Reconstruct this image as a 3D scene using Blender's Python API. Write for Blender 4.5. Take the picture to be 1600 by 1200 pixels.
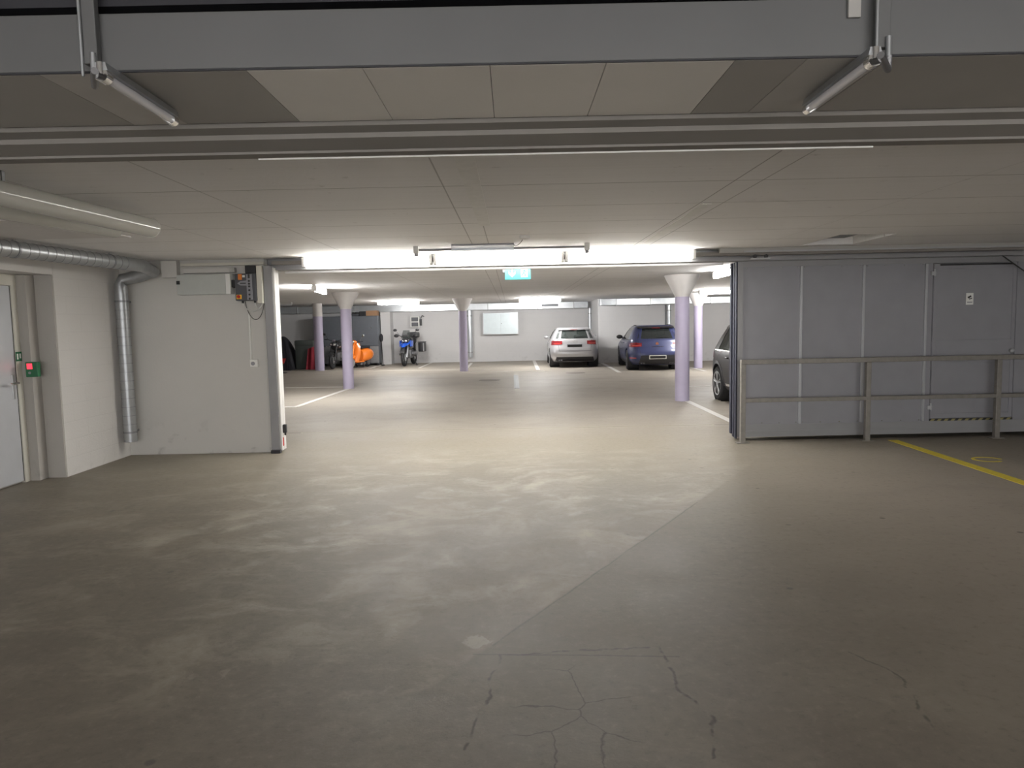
import bpy, bmesh, math, random
from mathutils import Vector, Matrix
random.seed(4)
for o in list(bpy.data.objects): bpy.data.objects.remove(o)
SC = bpy.context.scene
COL = SC.collection
PI = math.pi
# ------------------------------------------------------------------ camera
F, CAMH, PITCH, ROLL = 1110.0, 1.6, math.radians(4.87), math.radians(1.15)
cam = bpy.data.cameras.new('camera'); co = bpy.data.objects.new('camera', cam); COL.objects.link(co)
cam.sensor_fit = 'HORIZONTAL'; cam.sensor_width = 36; cam.lens = F/1600*36; cam.clip_end = 200; cam.clip_start = .05
CM = Matrix.Rotation(ROLL, 3, 'Y') @ Matrix.Rotation(PI/2-PITCH, 3, 'X')
co.matrix_world = Matrix.Translation((0, 0, CAMH)) @ CM.to_4x4()
SC.camera = co
# ------------------------------------------------------------------ world, exposure
WORLD = 9.5   # added ambient fill, let in through the opening behind the viewer
w = bpy.data.worlds.new('world'); SC.world = w; w.use_nodes = True
w.node_tree.nodes['Background'].inputs[0].default_value = (.51, .50, .49, 1)
w.node_tree.nodes['Background'].inputs[1].default_value = WORLD
SC.view_settings.view_transform = 'Standard'; SC.view_settings.look = 'None'
SC.view_settings.exposure = 0.23; SC.view_settings.gamma = 1; SC.view_settings.use_curve_mapping = False
GATE_LAMP, HALL_LAMP, BACK_FILL, NEAR_LAMP = 46.0, 180.0, 3.0, 46.0   # lamp radiances; the back one is an added, unseen fill
H = 2.48                                            # garage ceiling height

def ray(px, py): return CM @ Vector(((px-800)/F, -(py-600)/F, -1))
def at(px, py, Y):
    d = ray(px, py); return Vector((0, 0, CAMH)) + d*(Y/d.y)
def atz(px, py, z=0):
    d = ray(px, py); return Vector((0, 0, CAMH)) + d*((z-CAMH)/d.z)
def atx(px, py, x):
    d = ray(px, py); return Vector((0, 0, CAMH)) + d*(x/d.x)

# ------------------------------------------------------------------ materials
def mat(name, col, rough=.6, metal=0, emit=0, alpha=1, noise=0, nscale=8, bump=0, bscale=30, coat=0, trans=0, spec=.5, col2=None):
    m = bpy.data.materials.new(name); m.use_nodes = True
    nt = m.node_tree; b = nt.nodes['Principled BSDF']
    b.inputs['Base Color'].default_value = (*col, 1); b.inputs['Roughness'].default_value = rough
    b.inputs['Metallic'].default_value = metal; b.inputs['Coat Weight'].default_value = coat
    b.inputs['Transmission Weight'].default_value = trans; b.inputs['Alpha'].default_value = alpha
    b.inputs['Specular IOR Level'].default_value = spec
    if emit:
        b.inputs['Emission Color'].default_value = (*col, 1); b.inputs['Emission Strength'].default_value = emit
    tc = nt.nodes.new('ShaderNodeTexCoord')
    n = nt.nodes.new('ShaderNodeTexNoise'); n.inputs['Scale'].default_value = nscale; n.inputs['Detail'].default_value = 6
    nt.links.new(tc.outputs['Object'], n.inputs['Vector'])
    nz = noise if noise else .04
    if not emit:
        mx = nt.nodes.new('ShaderNodeMix'); mx.data_type = 'RGBA'
        c2 = col2 or tuple(c*(1-nz) for c in col)
        c1 = col if col2 else tuple(min(1, c*(1+nz)) for c in col)
        mx.inputs[6].default_value = (*c1, 1); mx.inputs[7].default_value = (*c2, 1)
        nt.links.new(n.outputs[0], mx.inputs[0]); nt.links.new(mx.outputs[2], b.inputs['Base Color'])
    if bump:
        n2 = nt.nodes.new('ShaderNodeTexNoise'); n2.inputs['Scale'].default_value = bscale; n2.inputs['Detail'].default_value = 5
        nt.links.new(tc.outputs['Object'], n2.inputs['Vector'])
        bp = nt.nodes.new('ShaderNodeBump'); bp.inputs['Strength'].default_value = bump; bp.inputs['Distance'].default_value = .01
        nt.links.new(n2.outputs[0], bp.inputs['Height']); nt.links.new(bp.outputs[0], b.inputs['Normal'])
    return m

class NT:
    """small node helper"""
    def __init__(s, m): s.nt = m.node_tree; s.n = s.nt.nodes; s.l = s.nt.links
    def put(s, sock, v):
        if isinstance(v, bpy.types.NodeSocket): s.l.new(v, sock)
        elif isinstance(v, (tuple, list, Vector)) and sock.type == 'RGBA' and len(v) == 3: sock.default_value = (*v, 1)
        else: sock.default_value = v
    def m(s, op, a, b=0., c=0., clamp=False):
        n = s.n.new('ShaderNodeMath'); n.operation = op; n.use_clamp = clamp
        s.put(n.inputs[0], a); s.put(n.inputs[1], b); s.put(n.inputs[2], c); return n.outputs[0]
    def v(s, op, a, b=(0, 0, 0), sc=None):
        n = s.n.new('ShaderNodeVectorMath'); n.operation = op
        s.put(n.inputs[0], a); s.put(n.inputs[1], b)
        if sc is not None: s.put(n.inputs[3], sc)
        return n.outputs[1] if op in ('DOT_PRODUCT', 'LENGTH', 'DISTANCE') else n.outputs[0]
    def mix(s, f, a, b):
        n = s.n.new('ShaderNodeMix'); n.data_type = 'RGBA'
        s.put(n.inputs[0], f); s.put(n.inputs[6], a); s.put(n.inputs[7], b); return n.outputs[2]
    def noise(s, vec, scale, detail=5, dist=0., rough=.55):
        n = s.n.new('ShaderNodeTexNoise'); s.put(n.inputs['Vector'], vec); n.inputs['Scale'].default_value = scale
        n.inputs['Detail'].default_value = detail; n.inputs['Distortion'].default_value = dist; n.inputs['Roughness'].default_value = rough
        return n
    def step(s, x, lo, hi):
        n = s.n.new('ShaderNodeMapRange'); n.interpolation_type = 'SMOOTHSTEP'
        s.put(n.inputs[0], x); n.inputs[1].default_value = lo; n.inputs[2].default_value = hi
        n.inputs[3].default_value = 0; n.inputs[4].default_value = 1; return n.outputs[0]
    def seg(s, p, a, b):
        a = Vector((a[0], a[1], 0)); b = Vector((b[0], b[1], 0)); ba = b-a
        pa = s.v('SUBTRACT', p, tuple(a))
        t = s.m('DIVIDE', s.v('DOT_PRODUCT', pa, tuple(ba)), ba.length_squared, clamp=True)
        return s.v('LENGTH', s.v('SUBTRACT', pa, s.v('SCALE', tuple(ba), sc=t)))
    def bump(s, h, strength, dist=.01):
        n = s.n.new('ShaderNodeBump'); n.inputs['Strength'].default_value = strength; n.inputs['Distance'].default_value = dist
        s.put(n.inputs['Height'], h); return n.outputs[0]

def base(name, rough=.7, spec=.5):
    m = bpy.data.materials.new(name); m.use_nodes = True
    b = m.node_tree.nodes['Principled BSDF']; b.inputs['Roughness'].default_value = rough; b.inputs['Specular IOR Level'].default_value = spec
    t = NT(m); tc = t.n.new('ShaderNodeTexCoord'); return m, t, b, tc.outputs['Object']

def floor_mat():
    m, t, b, p = base('trowelled concrete', .5, .32)
    sep = t.n.new('ShaderNodeSeparateXYZ'); t.put(sep.inputs[0], p); X, Yc = sep.outputs[0], sep.outputs[1]
    big = t.noise(p, .35, 4).outputs[0]
    fine = t.noise(p, 70, 4, rough=.7).outputs[0]
    grain = t.noise(p, 18, 8, rough=.75).outputs[0]
    med = t.noise(p, 1.6, 10, .4, .68).outputs[0]
    warp = t.v('SUBTRACT', t.noise(p, 1.4, 5, rough=.6).outputs[1], (.5, .5, .5))
    pw = t.v('ADD', p, t.v('SCALE', warp, sc=.55))
    # trowel sweeps: broken arcs around scattered centres
    vc = t.n.new('ShaderNodeTexVoronoi'); t.put(vc.inputs['Vector'], pw); vc.inputs['Scale'].default_value = .62
    dc = t.m('ADD', vc.outputs['Distance'], t.m('MULTIPLY', med, .12))
    arcs = t.m('POWER', t.m('ADD', .5, t.m('MULTIPLY', t.m('SINE', t.m('MULTIPLY', dc, 34.)), .5)), 2.2)
    amask = t.step(t.noise(p, 1.1, 6, .8, .65).outputs[0], .47, .62)
    patchy = t.step(t.noise(t.v('MULTIPLY', pw, (1, 1.5, 1)), 1.5, 10, .5, .66).outputs[0], .44, .70)
    sw = t.m('ADD', t.m('MULTIPLY', t.m('MULTIPLY', arcs, amask), .55), t.m('MULTIPLY', patchy, .75), clamp=True)
    thin = t.m('MULTIPLY', t.step(t.noise(pw, 4.5, 8, 1.2, .7).outputs[0], .56, .68), amask)
    c = t.mix(big, (.125, .106, .084), (.17, .147, .118))
    c = t.mix(t.m('MULTIPLY', t.step(med, .38, .68), .45), c, (.24, .212, .172))
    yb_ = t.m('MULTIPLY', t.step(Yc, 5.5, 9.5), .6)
    c = t.mix(yb_, c, (.22, .197, .158))  # brightness towards the gate lamps put into the floor colour
    c = t.mix(t.m('MULTIPLY', t.step(X, .5, 4.), t.m('SUBTRACT', .8, yb_, clamp=True)), c, (.37, .327, .28))  # lighter to the right, making up for weaker lamp light there
    c = t.mix(t.m('MULTIPLY', t.step(Yc, 9.2, 12), .8), c, (.37, .337, .29))  # hall floor lightened in the colour so it looks better lit
    # laitance streaks, strongest left of the diagonal joint between camera and gate
    side = t.m('ADD', t.m('MULTIPLY', X, 0.82), t.m('MULTIPLY', Yc, -.30))
    d0, d1 = atz(1090, 785), atz(770, 1008)
    nrm = Vector((d1.y-d0.y, -(d1.x-d0.x), 0)).normalized()
    sd = t.m('SUBTRACT', t.v('DOT_PRODUCT', p, tuple(nrm)), d0.dot(nrm))
    if nrm.dot(Vector((-2, 4, 0))-d0) < 0: sd = t.m('MULTIPLY', sd, -1.)
    left = t.step(sd, -.01, .03)
    nearm = t.step(Yc, 2.6, 3.6); left = t.m('ADD', t.m('MULTIPLY', left, nearm), t.m('MULTIPLY', t.m('SUBTRACT', 1., nearm), .35))
    far = t.m('SUBTRACT', 1., t.step(t.v('DISTANCE', p, (-.3, 5.2, 0)), 1.2, 4.5))
    lf = t.m('MULTIPLY', left, t.m('ADD', .16, t.m('MULTIPLY', far, .55)))
    front = t.m('SUBTRACT', 1., t.step(Yc, 8.6, 9.3))
    lf = t.m('MULTIPLY', lf, front)
    c = t.mix(t.m('MULTIPLY', t.m('MULTIPLY', sw, lf), .85), c, (.47, .425, .35))
    c = t.mix(t.m('MULTIPLY', t.m('MULTIPLY', thin, lf), .5), c, (.44, .41, .35))
    c = t.mix(t.m('MULTIPLY', left, t.m('MULTIPLY', far, .09)), c, (.5, .46, .39))
    dark = t.step(t.noise(t.v('MULTIPLY', pw, (1, 2, 1)), .7, 6, .6).outputs[0], .42, .8)
    c = t.mix(t.m('MULTIPLY', dark, .30), c, (.16, .145, .12))
    # inside the hall: lightened above, brightness put into the colour
    # patch of older screed near the camera
    pj = t.v('ADD', p, t.v('SCALE', t.v('SUBTRACT', t.noise(p, 6, 3).outputs[1], (.5, .5, .5)), sc=.09))
    def chain(pts, q):
        d = None
        for a, bb in zip(pts, pts[1:]):
            s_ = t.seg(q, a, bb); d = s_ if d is None else t.m('MINIMUM', d, s_)
        return d
    P = [atz(*q) for q in ((725, 1170), (762, 1080), (778, 1022), (1030, 1010), (1060, 1075), (1112, 1120), (1115, 1182))]
    e = chain(P, pj)
    c = t.mix(t.m('MULTIPLY', t.m('SUBTRACT', 1., t.step(e, .002, .011)), .75), c, (.045, .04, .034))
    poly = None   # inside test: a rounded region by distance to its middle line
    q = t.m('SUBTRACT', 1., t.step(chain([atz(900, 1180), atz(895, 1085)], pj), .18, .30))
    c = t.mix(t.m('MULTIPLY', q, .3), c, (.17, .155, .13))
    vor = t.n.new('ShaderNodeTexVoronoi'); vor.feature = 'DISTANCE_TO_EDGE'; t.put(vor.inputs['Vector'], pj); vor.inputs['Scale'].default_value = 3.
    c = t.mix(t.m('MULTIPLY', t.m('MULTIPLY', t.m('SUBTRACT', 1., t.step(vor.outputs[0], 0, .016)), q), .6), c, (.04, .035, .03))
    chip = t.m('SUBTRACT', 1., t.step(t.m('ADD', t.v('DISTANCE', p, tuple(atz(745, 1003))), t.m('MULTIPLY', t.m('SUBTRACT', grain, .5), .25)), .05, .08))
    c = t.mix(t.m('MULTIPLY', chip, .6), c, (.42, .39, .32))
    # diagonal joint, cross joints
    pj2 = t.v('ADD', p, t.v('SCALE', t.v('SUBTRACT', t.noise(p, 3, 3).outputs[1], (.5, .5, .5)), sc=.03))
    dj = t.m('MINIMUM', chain([d0, d1], pj2), chain([atz(740, 1022), atz(1060, 1026)], pj2))
    dj = t.m('MINIMUM', dj, chain([atz(1330, 1020), atz(1410, 1060), atz(1440, 1110), atz(1465, 1150)], pj))
    c = t.mix(t.m('MULTIPLY', t.m('SUBTRACT', 1., t.step(dj, .002, .010)), .6), c, (.06, .052, .044))
    jt = t.m('MINIMUM', chain([(-14, 10.75), (12, 10.75)], pj2), chain([(-14, 21.3), (.25, 21.3)], pj2))
    jt = t.m('MINIMUM', jt, chain([(.3, 19.9), (12, 20.3)], pj2))
    c = t.mix(t.m('MULTIPLY', t.m('SUBTRACT', 1., t.step(jt, .012, .03)), .7), c, (.10, .09, .07))
    lt = t.m('ABSOLUTE', t.m('SUBTRACT', chain([(-3.2, 10.75), (3, 10.75)], pj2), .045))
    c = t.mix(t.m('MULTIPLY', t.m('SUBTRACT', 1., t.step(lt, .008, .022)), .3), c, (.6, .56, .42))
    # small pits and stains
    v2 = t.n.new('ShaderNodeTexVoronoi'); t.put(v2.inputs['Vector'], p); v2.inputs['Scale'].default_value = 3.1
    pit = t.m('SUBTRACT', 1., t.step(v2.outputs['Distance'], .045, .085))
    pm = t.m('MULTIPLY', pit, t.step(t.noise(p, 1.1, 2).outputs[0], .46, .6))
    c = t.mix(t.m('MULTIPLY', pm, .75), c, (.09, .08, .075))
    c = t.mix(t.m('MULTIPLY', t.step(grain, .5, .72), .22), c, (.36, .33, .28))
    c = t.mix(t.m('MULTIPLY', t.m('SUBTRACT', 1., t.step(grain, .28, .48)), .35), c, (.05, .045, .038))
    t.put(b.inputs['Base Color'], c)
    t.put(b.inputs['Roughness'], t.m('ADD', .42, t.m('MULTIPLY', med, .3)))
    t.put(b.inputs['Normal'], t.bump(t.m('ADD', fine, t.m('MULTIPLY', grain, 2.)), .15, .01))
    return m

def ceiling_mat():
    m, t, b, p = base('board marked painted concrete', .75)
    sep = t.n.new('ShaderNodeSeparateXYZ'); t.put(sep.inputs[0], p); X, Yc = sep.outputs[0], sep.outputs[1]
    br = t.n.new('ShaderNodeTexBrick'); t.put(br.inputs['Vector'], t.v('ADD', p, (190, .48, 0)))
    br.inputs['Scale'].default_value = 1; br.inputs['Brick Width'].default_value = 400; br.inputs['Row Height'].default_value = .85
    br.inputs['Mortar Size'].default_value = .005; br.offset = .37
    br.inputs['Color1'].default_value = (.85, .84, .845, 1); br.inputs['Color2'].default_value = (.82, .81, .815, 1); br.inputs['Mortar'].default_value = (.2, .19, .18, 1)
    st = t.noise(t.v('MULTIPLY', p, (.6, 22, 1)), 1, 4).outputs[0]
    big = t.noise(p, .7, 4).outputs[0]
    c = t.mix(t.m('MULTIPLY', t.step(st, .4, .75), .25), br.outputs[0], (.69, .685, .67))
    c = t.mix(t.m('MULTIPLY', big, .3), c, (.71, .705, .69))
    for x0, k in ((-2.9, .4), (-1.98, .5), (1.44, .7), (1.62, .6), (-.42, .6), (-.24, .6), (3.0, .25)):
        c = t.mix(t.m('MULTIPLY', t.m('SUBTRACT', 1., t.step(t.m('ABSOLUTE', t.m('SUBTRACT', X, x0)), .002, .007)), k), c, (.22, .21, .2))
    spots = t.step(t.noise(p, 14, 3).outputs[0], .68, .74)
    c = t.mix(t.m('MULTIPLY', spots, .25), c, (.3, .28, .26))
    t.put(b.inputs['Base Color'], c)
    t.put(b.inputs['Normal'], t.bump(t.m('ADD', st, t.noise(p, 40, 3).outputs[0]), .25, .006))
    return m

def wall_mat(name, c1, c2, brick=None, grime=.3):
    m, t, b, p = base(name, .8)
    n = t.noise(p, 1.2, 6).outputs[0]
    c = t.mix(n, c1, c2)
    sep = t.n.new('ShaderNodeSeparateXYZ'); t.put(sep.inputs[0], p)
    low = t.m('SUBTRACT', 1., t.step(sep.outputs[2], .05, .55))
    g = t.m('MULTIPLY', t.step(t.noise(p, 5, 5, .5).outputs[0], .55, .75), grime)
    c = t.mix(t.m('MULTIPLY', g, low), c, tuple(x*.55 for x in c2))
    h = t.noise(p, 45, 4).outputs[0]
    if brick:
        comb = t.n.new('ShaderNodeCombineXYZ')
        t.put(comb.inputs[0], t.m('ADD', sep.outputs[0], sep.outputs[1])); t.put(comb.inputs[1], sep.outputs[2])
        br = t.n.new('ShaderNodeTexBrick'); t.put(br.inputs['Vector'], comb.outputs[0]); br.inputs['Scale'].default_value = 1
        br.inputs['Brick Width'].default_value = .5; br.inputs['Row Height'].default_value = .2; br.inputs['Mortar Size'].default_value = .006
        t.put(br.inputs['Color1'], c); t.put(br.inputs['Color2'], c); t.put(br.inputs['Mortar'], t.mix(.25*brick, c, (.15, .15, .15)))
        c = br.outputs[0]; h = t.m('ADD', h, t.m('MULTIPLY', br.outputs['Fac'], -2.))
    t.put(b.inputs['Base Color'], c)
    t.put(b.inputs['Normal'], t.bump(h, .25, .006))
    return m

M = {
 'floor': floor_mat(), 'ceil': ceiling_mat(),
 'wall_block': wall_mat('white painted blockwork', (.60, .585, .565), (.66, .64, .625), .16),
 'wall_grey': wall_mat('grey painted concrete', (.57, .56, .535), (.63, .615, .59), None, .8),
 'wall_far': wall_mat('pale painted blockwork', (.60, .595, .60), (.66, .655, .66), .13, .4),
 'bounce_pale': mat('pale light bounce', (.85, .84, .82), .8),  # reflector surface added to throw light up at the ceiling
 'plaster': wall_mat('aged plaster', (.40, .38, .355), (.46, .44, .41), None, .5),
 'beam': mat('dull painted steel profile', (.25, .235, .22), .85, 0, noise=.1, nscale=3),
 'duct': mat('dull grey sheet metal', (.14, .142, .144), .5, .35, noise=.14, nscale=1.6),
 'duct_light': mat('pale duct panel', (.80, .785, .76), .6, .1, noise=.06, nscale=2),
 'duct_dark': mat('dark grey duct panel', (.40, .39, .375), .6, .1, noise=.1, nscale=2),
 'galv': mat('galvanised steel', (.40, .415, .43), .38, .7, noise=.2, nscale=14),
 'galv2': mat('galvanised steel shiny', (.62, .65, .68), .3, .7, noise=.12, nscale=6),
 'seam': mat('duct seam', (.25, .26, .27), .5, .5),
 'white_pipe': mat('off white pipe jacket', (.60, .60, .56), .16, 0, noise=.05),
 'white_metal': mat('white powder coated steel', (.72, .71, .69), .45, .05, noise=.04),
 'grey_metal': mat('grey primed steel', (.29, .29, .30), .5, .15, noise=.08, nscale=5),
 'gate': mat('grey painted sheet steel', (.28, .28, .305), .5, .15, noise=.10, nscale=4, bump=.05, bscale=9),
 'gate_bar': mat('bright grey steel bar', (.42, .43, .45), .42, .3, noise=.06),
 'rubber': mat('black rubber', (.025, .025, .032), .6),
 'navy_rubber': mat('dark blue grey rubber seal', (.035, .038, .06), .55),
 'rail': mat('weathered galvanised square tube', (.25, .235, .215), .5, .4, noise=.25, nscale=20),
 'black': mat('black plastic', (.022, .022, .025), .45),
 'dark_grey': mat('charcoal plastic', (.075, .078, .09), .45),
 'mid_grey': mat('mid grey plastic', (.28, .28, .31), .5),
 'cab_grey': mat('light grey enclosure', (.50, .52, .50), .5, .05, noise=.05),
 'cream': mat('cream plastic trunking', (.66, .64, .57), .5),
 'orange': mat('orange plastic', (.75, .22, .03), .4),
 'scooter_orange': mat('orange lacquer', (.85, .21, .02), .25, coat=.8),
 'yellow': mat('yellow floor paint', (.62, .50, .04), .6, noise=.22, nscale=30),
 'yellow_plastic': mat('yellow plastic', (.80, .50, .03), .4),
 'red': mat('red plastic', (.50, .015, .012), .35),
 'green': mat('green plastic', (.01, .13, .05), .4),
 'white': mat('white paint', (.78, .78, .76), .55, noise=.03),
 'line_white': mat('worn white floor paint', (.66, .65, .62), .6, noise=.1, nscale=25),
 'shaft': mat('lilac painted column', (.45, .41, .55), .5, noise=.07, nscale=5, bump=.08, bscale=12),
 'capital': mat('pale grey painted concrete', (.66, .64, .63), .6, noise=.06),
 'cable': mat('black cable', (.03, .03, .03), .5),
 'cable_white': mat('grey cable', (.6, .6, .58), .5),
 'tyre': mat('tyre rubber', (.018, .018, .02), .75, bump=.2, bscale=60),
 'alloy': mat('silver alloy', (.6, .61, .63), .3, .85),
 'alloy_dark': mat('dark alloy', (.13, .13, .14), .35, .8),
 'chrome': mat('chrome', (.8, .8, .8), .12, 1.),
 'silver_paint': mat('silver white lacquer', (.47, .47, .49), .28, .35, coat=.8),
 'blue_paint': mat('blue lacquer', (.037, .046, .125), .3, .15, coat=.5),
 'grey_paint': mat('dark grey lacquer', (.018, .017, .019), .36, .0, coat=.12, spec=.35),
 'glass_clear': mat('car glass', (.06, .075, .07), .03, 0, alpha=.42, spec=.6),
 'glass_dark': mat('tinted car glass', (.03, .035, .035), .04, 0, alpha=.72, spec=.8),
 'tail': mat('red tail lamp glass', (.22, .008, .014), .15, coat=1),
 'tail_bright': mat('bright red lamp segment', (.62, .06, .05), .15, coat=1),
 'plate': mat('number plate border', (.72, .70, .62), .5),
 'plate_black': mat('black number plate', (.004, .004, .004), .6),
 'bike_blue': mat('bright blue lacquer', (.01, .10, .62), .25, coat=1),
 'bike_black': mat('black lacquer', (.015, .015, .018), .25, coat=.7),
 'engine': mat('engine metal', (.22, .22, .23), .45, .7),
 'tarp': mat('dark tarpaulin', (.022, .022, .028), .8, noise=.2),
 'tarp_green': mat('grey green tarpaulin', (.065, .075, .07), .8, noise=.15),
 'red_cloth': mat('dark red cloth', (.23, .012, .025), .8, noise=.25),
 'locker': mat('dark blue grey locker steel', (.15, .165, .19), .45, .3, noise=.1),
 'cardboard': mat('cardboard', (.36, .21, .12), .85, noise=.1),
 'acrylic': mat('clear acrylic sheet', (.75, .80, .88), .08, 0, alpha=.35, spec=.8),
 'brass': mat('copper coloured emblem', (.65, .28, .15), .3, .8),
 'manhole': mat('cast iron cover', (.20, .18, .16), .6, .4, noise=.2, nscale=20),
 'grate': mat('drain grate steel', (.16, .17, .18), .5, .6),
 'drain': mat('drain channel steel', (.22, .23, .24), .5, .6),
 'tube_off': mat('unlit fluorescent glass tube', (.75, .75, .80), .12, 0, coat=.5),
 'cyan': mat('backlit turquoise sign', (.0, .50, .48), .5, emit=.75),
 'sign_white': mat('backlit white pictogram', (.80, .85, .84), .5, emit=.5),
 'led_red': mat('red display', (1., .04, .07), .5, emit=1.5),
 'lens_gate': mat('lit gate diffuser', (1., .97, .90), .5, emit=GATE_LAMP),
 'lens_hall': mat('lit hall diffuser', (1., .98, .95), .5, emit=HALL_LAMP),
 'lens_near': mat('lit diffuser near the opening', (1., .98, .95), .5, emit=NEAR_LAMP),
 'lens_fill': mat('added fill diffuser', (1., .98, .95), .5, emit=BACK_FILL),  # emitter of the added lamps behind the viewer
 'door': mat('brushed grey door leaf', (.60, .615, .65), .4, .3, noise=.22, nscale=1.5),
}
for k_, c_ in (('cyan', (0, .74, .70)), ('sign_white', (.92, .98, .97))):
    b_ = M[k_].node_tree.nodes['Principled BSDF']; b_.inputs['Base Color'].default_value = (c_[0]*.08, c_[1]*.08, c_[2]*.08, 1)
    b_.inputs['Emission Color'].default_value = (*c_, 1); b_.inputs['Emission Strength'].default_value = .62 if k_ == 'cyan' else .85
# ------------------------------------------------------------------ mesh builder
class MB:
    def __init__(s): s.b = bmesh.new()
    def box(s, x0, x1, y0, y1, z0, z1, rot=None, bev=0):
        r = bmesh.ops.create_cube(s.b, size=1); v = r['verts']
        c = Vector(((x0+x1)/2, (y0+y1)/2, (z0+z1)/2)); sz = (abs(x1-x0), abs(y1-y0), abs(z1-z0))
        T = Matrix.Translation(c) @ (rot.to_4x4() if rot else Matrix.Identity(4)) @ Matrix.Diagonal((*sz, 1))
        bmesh.ops.transform(s.b, matrix=T, verts=v)
        if bev:
            ed = list({e for q in v for e in q.link_edges})
            bmesh.ops.bevel(s.b, geom=ed, offset=min(bev, min(sz)*.45), segments=2, affect='EDGES', profile=.5)
        return s
    def cyl(s, p0, p1, r, r2=None, n=20):
        p0, p1 = Vector(p0), Vector(p1); d = p1-p0
        q = d.to_track_quat('Z', 'Y').to_matrix().to_4x4()
        T = Matrix.Translation((p0+p1)/2) @ q
        bmesh.ops.create_cone(s.b, cap_ends=True, segments=n, radius1=r, radius2=r if r2 is None else r2, depth=d.length, matrix=T)
        return s
    def sph(s, c, r, sc=(1, 1, 1), n=16, rot=None):
        T = Matrix.Translation(Vector(c)) @ (rot.to_4x4() if rot else Matrix.Identity(4)) @ Matrix.Diagonal((*sc, 1))
        bmesh.ops.create_uvsphere(s.b, u_segments=n, v_segments=max(6, n//2), radius=r, matrix=T); return s
    def tube(s, pts, r, n=10, cap=True):
        pts = [Vector(p) for p in pts]; rs = r if isinstance(r, (list, tuple)) else [r]*len(pts)
        rings = []; up = None
        for i, p in enumerate(pts):
            d = (pts[min(i+1, len(pts)-1)]-pts[max(i-1, 0)]).normalized()
            if up is None: up = d.orthogonal().normalized()
            up = (up-d*up.dot(d)).normalized(); sd = d.cross(up)
            rings.append([s.b.verts.new(p+(up*math.cos(2*PI*k/n)+sd*math.sin(2*PI*k/n))*rs[i]) for k in range(n)])
        for a, c in zip(rings, rings[1:]):
            for k in range(n): s.b.faces.new((a[k], a[(k+1) % n], c[(k+1) % n], c[k]))
        if cap: s.b.faces.new(rings[0][::-1]); s.b.faces.new(rings[-1])
        return s
    def loft(s, rings, cap=True, closed=True):
        R = [[s.b.verts.new(Vector(p)) for p in r] for r in rings]; n = len(R[0])
        for a, c in zip(R, R[1:]):
            for k in range(n if closed else n-1): s.b.faces.new((a[k], a[(k+1) % n], c[(k+1) % n], c[k]))
        if cap: s.b.faces.new(R[0][::-1]); s.b.faces.new(R[-1])
        return s
    def lathe(s, prof, c=(0, 0, 0), axis='Z', n=28, cap=False):
        c = Vector(c); rings = []
        for r, h in prof:
            ring = []
            for k in range(n):
                a = 2*PI*k/n; u, v = r*math.cos(a), r*math.sin(a)
                ring.append(c+(Vector((u, v, h)) if axis == 'Z' else Vector((h, u, v)) if axis == 'X' else Vector((v, h, u))))
            rings.append(ring)
        return s.loft(rings, cap)
    def prism(s, poly, vec):
        vec = Vector(vec); a = [s.b.verts.new(Vector(p)) for p in poly]; c = [s.b.verts.new(Vector(p)+vec) for p in poly]
        s.b.faces.new(a); s.b.faces.new(c[::-1]); n = len(a)
        for k in range(n): s.b.faces.new((a[k], c[k], c[(k+1) % n], a[(k+1) % n]))
        return s
    def grid(s, fn, nu, nv, thick=None):
        V = [[s.b.verts.new(fn(i/nu, j/nv)) for j in range(nv+1)] for i in range(nu+1)]
        for i in range(nu):
            for j in range(nv): s.b.faces.new((V[i][j], V[i+1][j], V[i+1][j+1], V[i][j+1]))
        if thick is not None:
            t = Vector(thick)
            W = [[s.b.verts.new(V[i][j].co+t) for j in range(nv+1)] for i in range(nu+1)]
            for i in range(nu):
                for j in range(nv): s.b.faces.new((W[i][j], W[i][j+1], W[i+1][j+1], W[i+1][j]))
            bd = [(i, 0) for i in range(nu)]+[(nu, j) for j in range(nv)]+[(i, nv) for i in range(nu, 0, -1)]+[(0, j) for j in range(nv, 0, -1)]
            for (a, c), (d, e) in zip(bd, bd[1:]+bd[:1]): s.b.faces.new((V[a][c], W[a][c], W[d][e], V[d][e]))
        return s
    def build(s, name, m, parent=None, smooth=False, world=True, origin=None):
        bmesh.ops.recalc_face_normals(s.b, faces=s.b.faces)
        me = bpy.data.meshes.new(name)
        off = Vector((0, 0, 0))
        if parent is not None and world:
            off = parent['_o'] and Vector(parent['_o']) if '_o' in parent else Vector((0, 0, 0))
        elif parent is None:
            if origin is not None: off = Vector(origin)
            else:
                cs = [v.co for v in s.b.verts]
                off = Vector(((min(c.x for c in cs)+max(c.x for c in cs))/2, (min(c.y for c in cs)+max(c.y for c in cs))/2, min(c.z for c in cs)))
        if off.length: bmesh.ops.translate(s.b, vec=-off, verts=s.b.verts)
        s.b.to_mesh(me); s.b.free(); me.materials.append(M[m] if isinstance(m, str) else m)
        o = bpy.data.objects.new(name, me); COL.objects.link(o)
        if smooth:
            for p in me.polygons: p.use_smooth = True
            try: me.set_sharp_from_angle(angle=math.radians(38))
            except Exception: pass
        if parent is not None: o.parent = parent
        else: o.location = off
        if parent is not None and '_o' not in o: o['_o'] = list(off)
        return o

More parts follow.
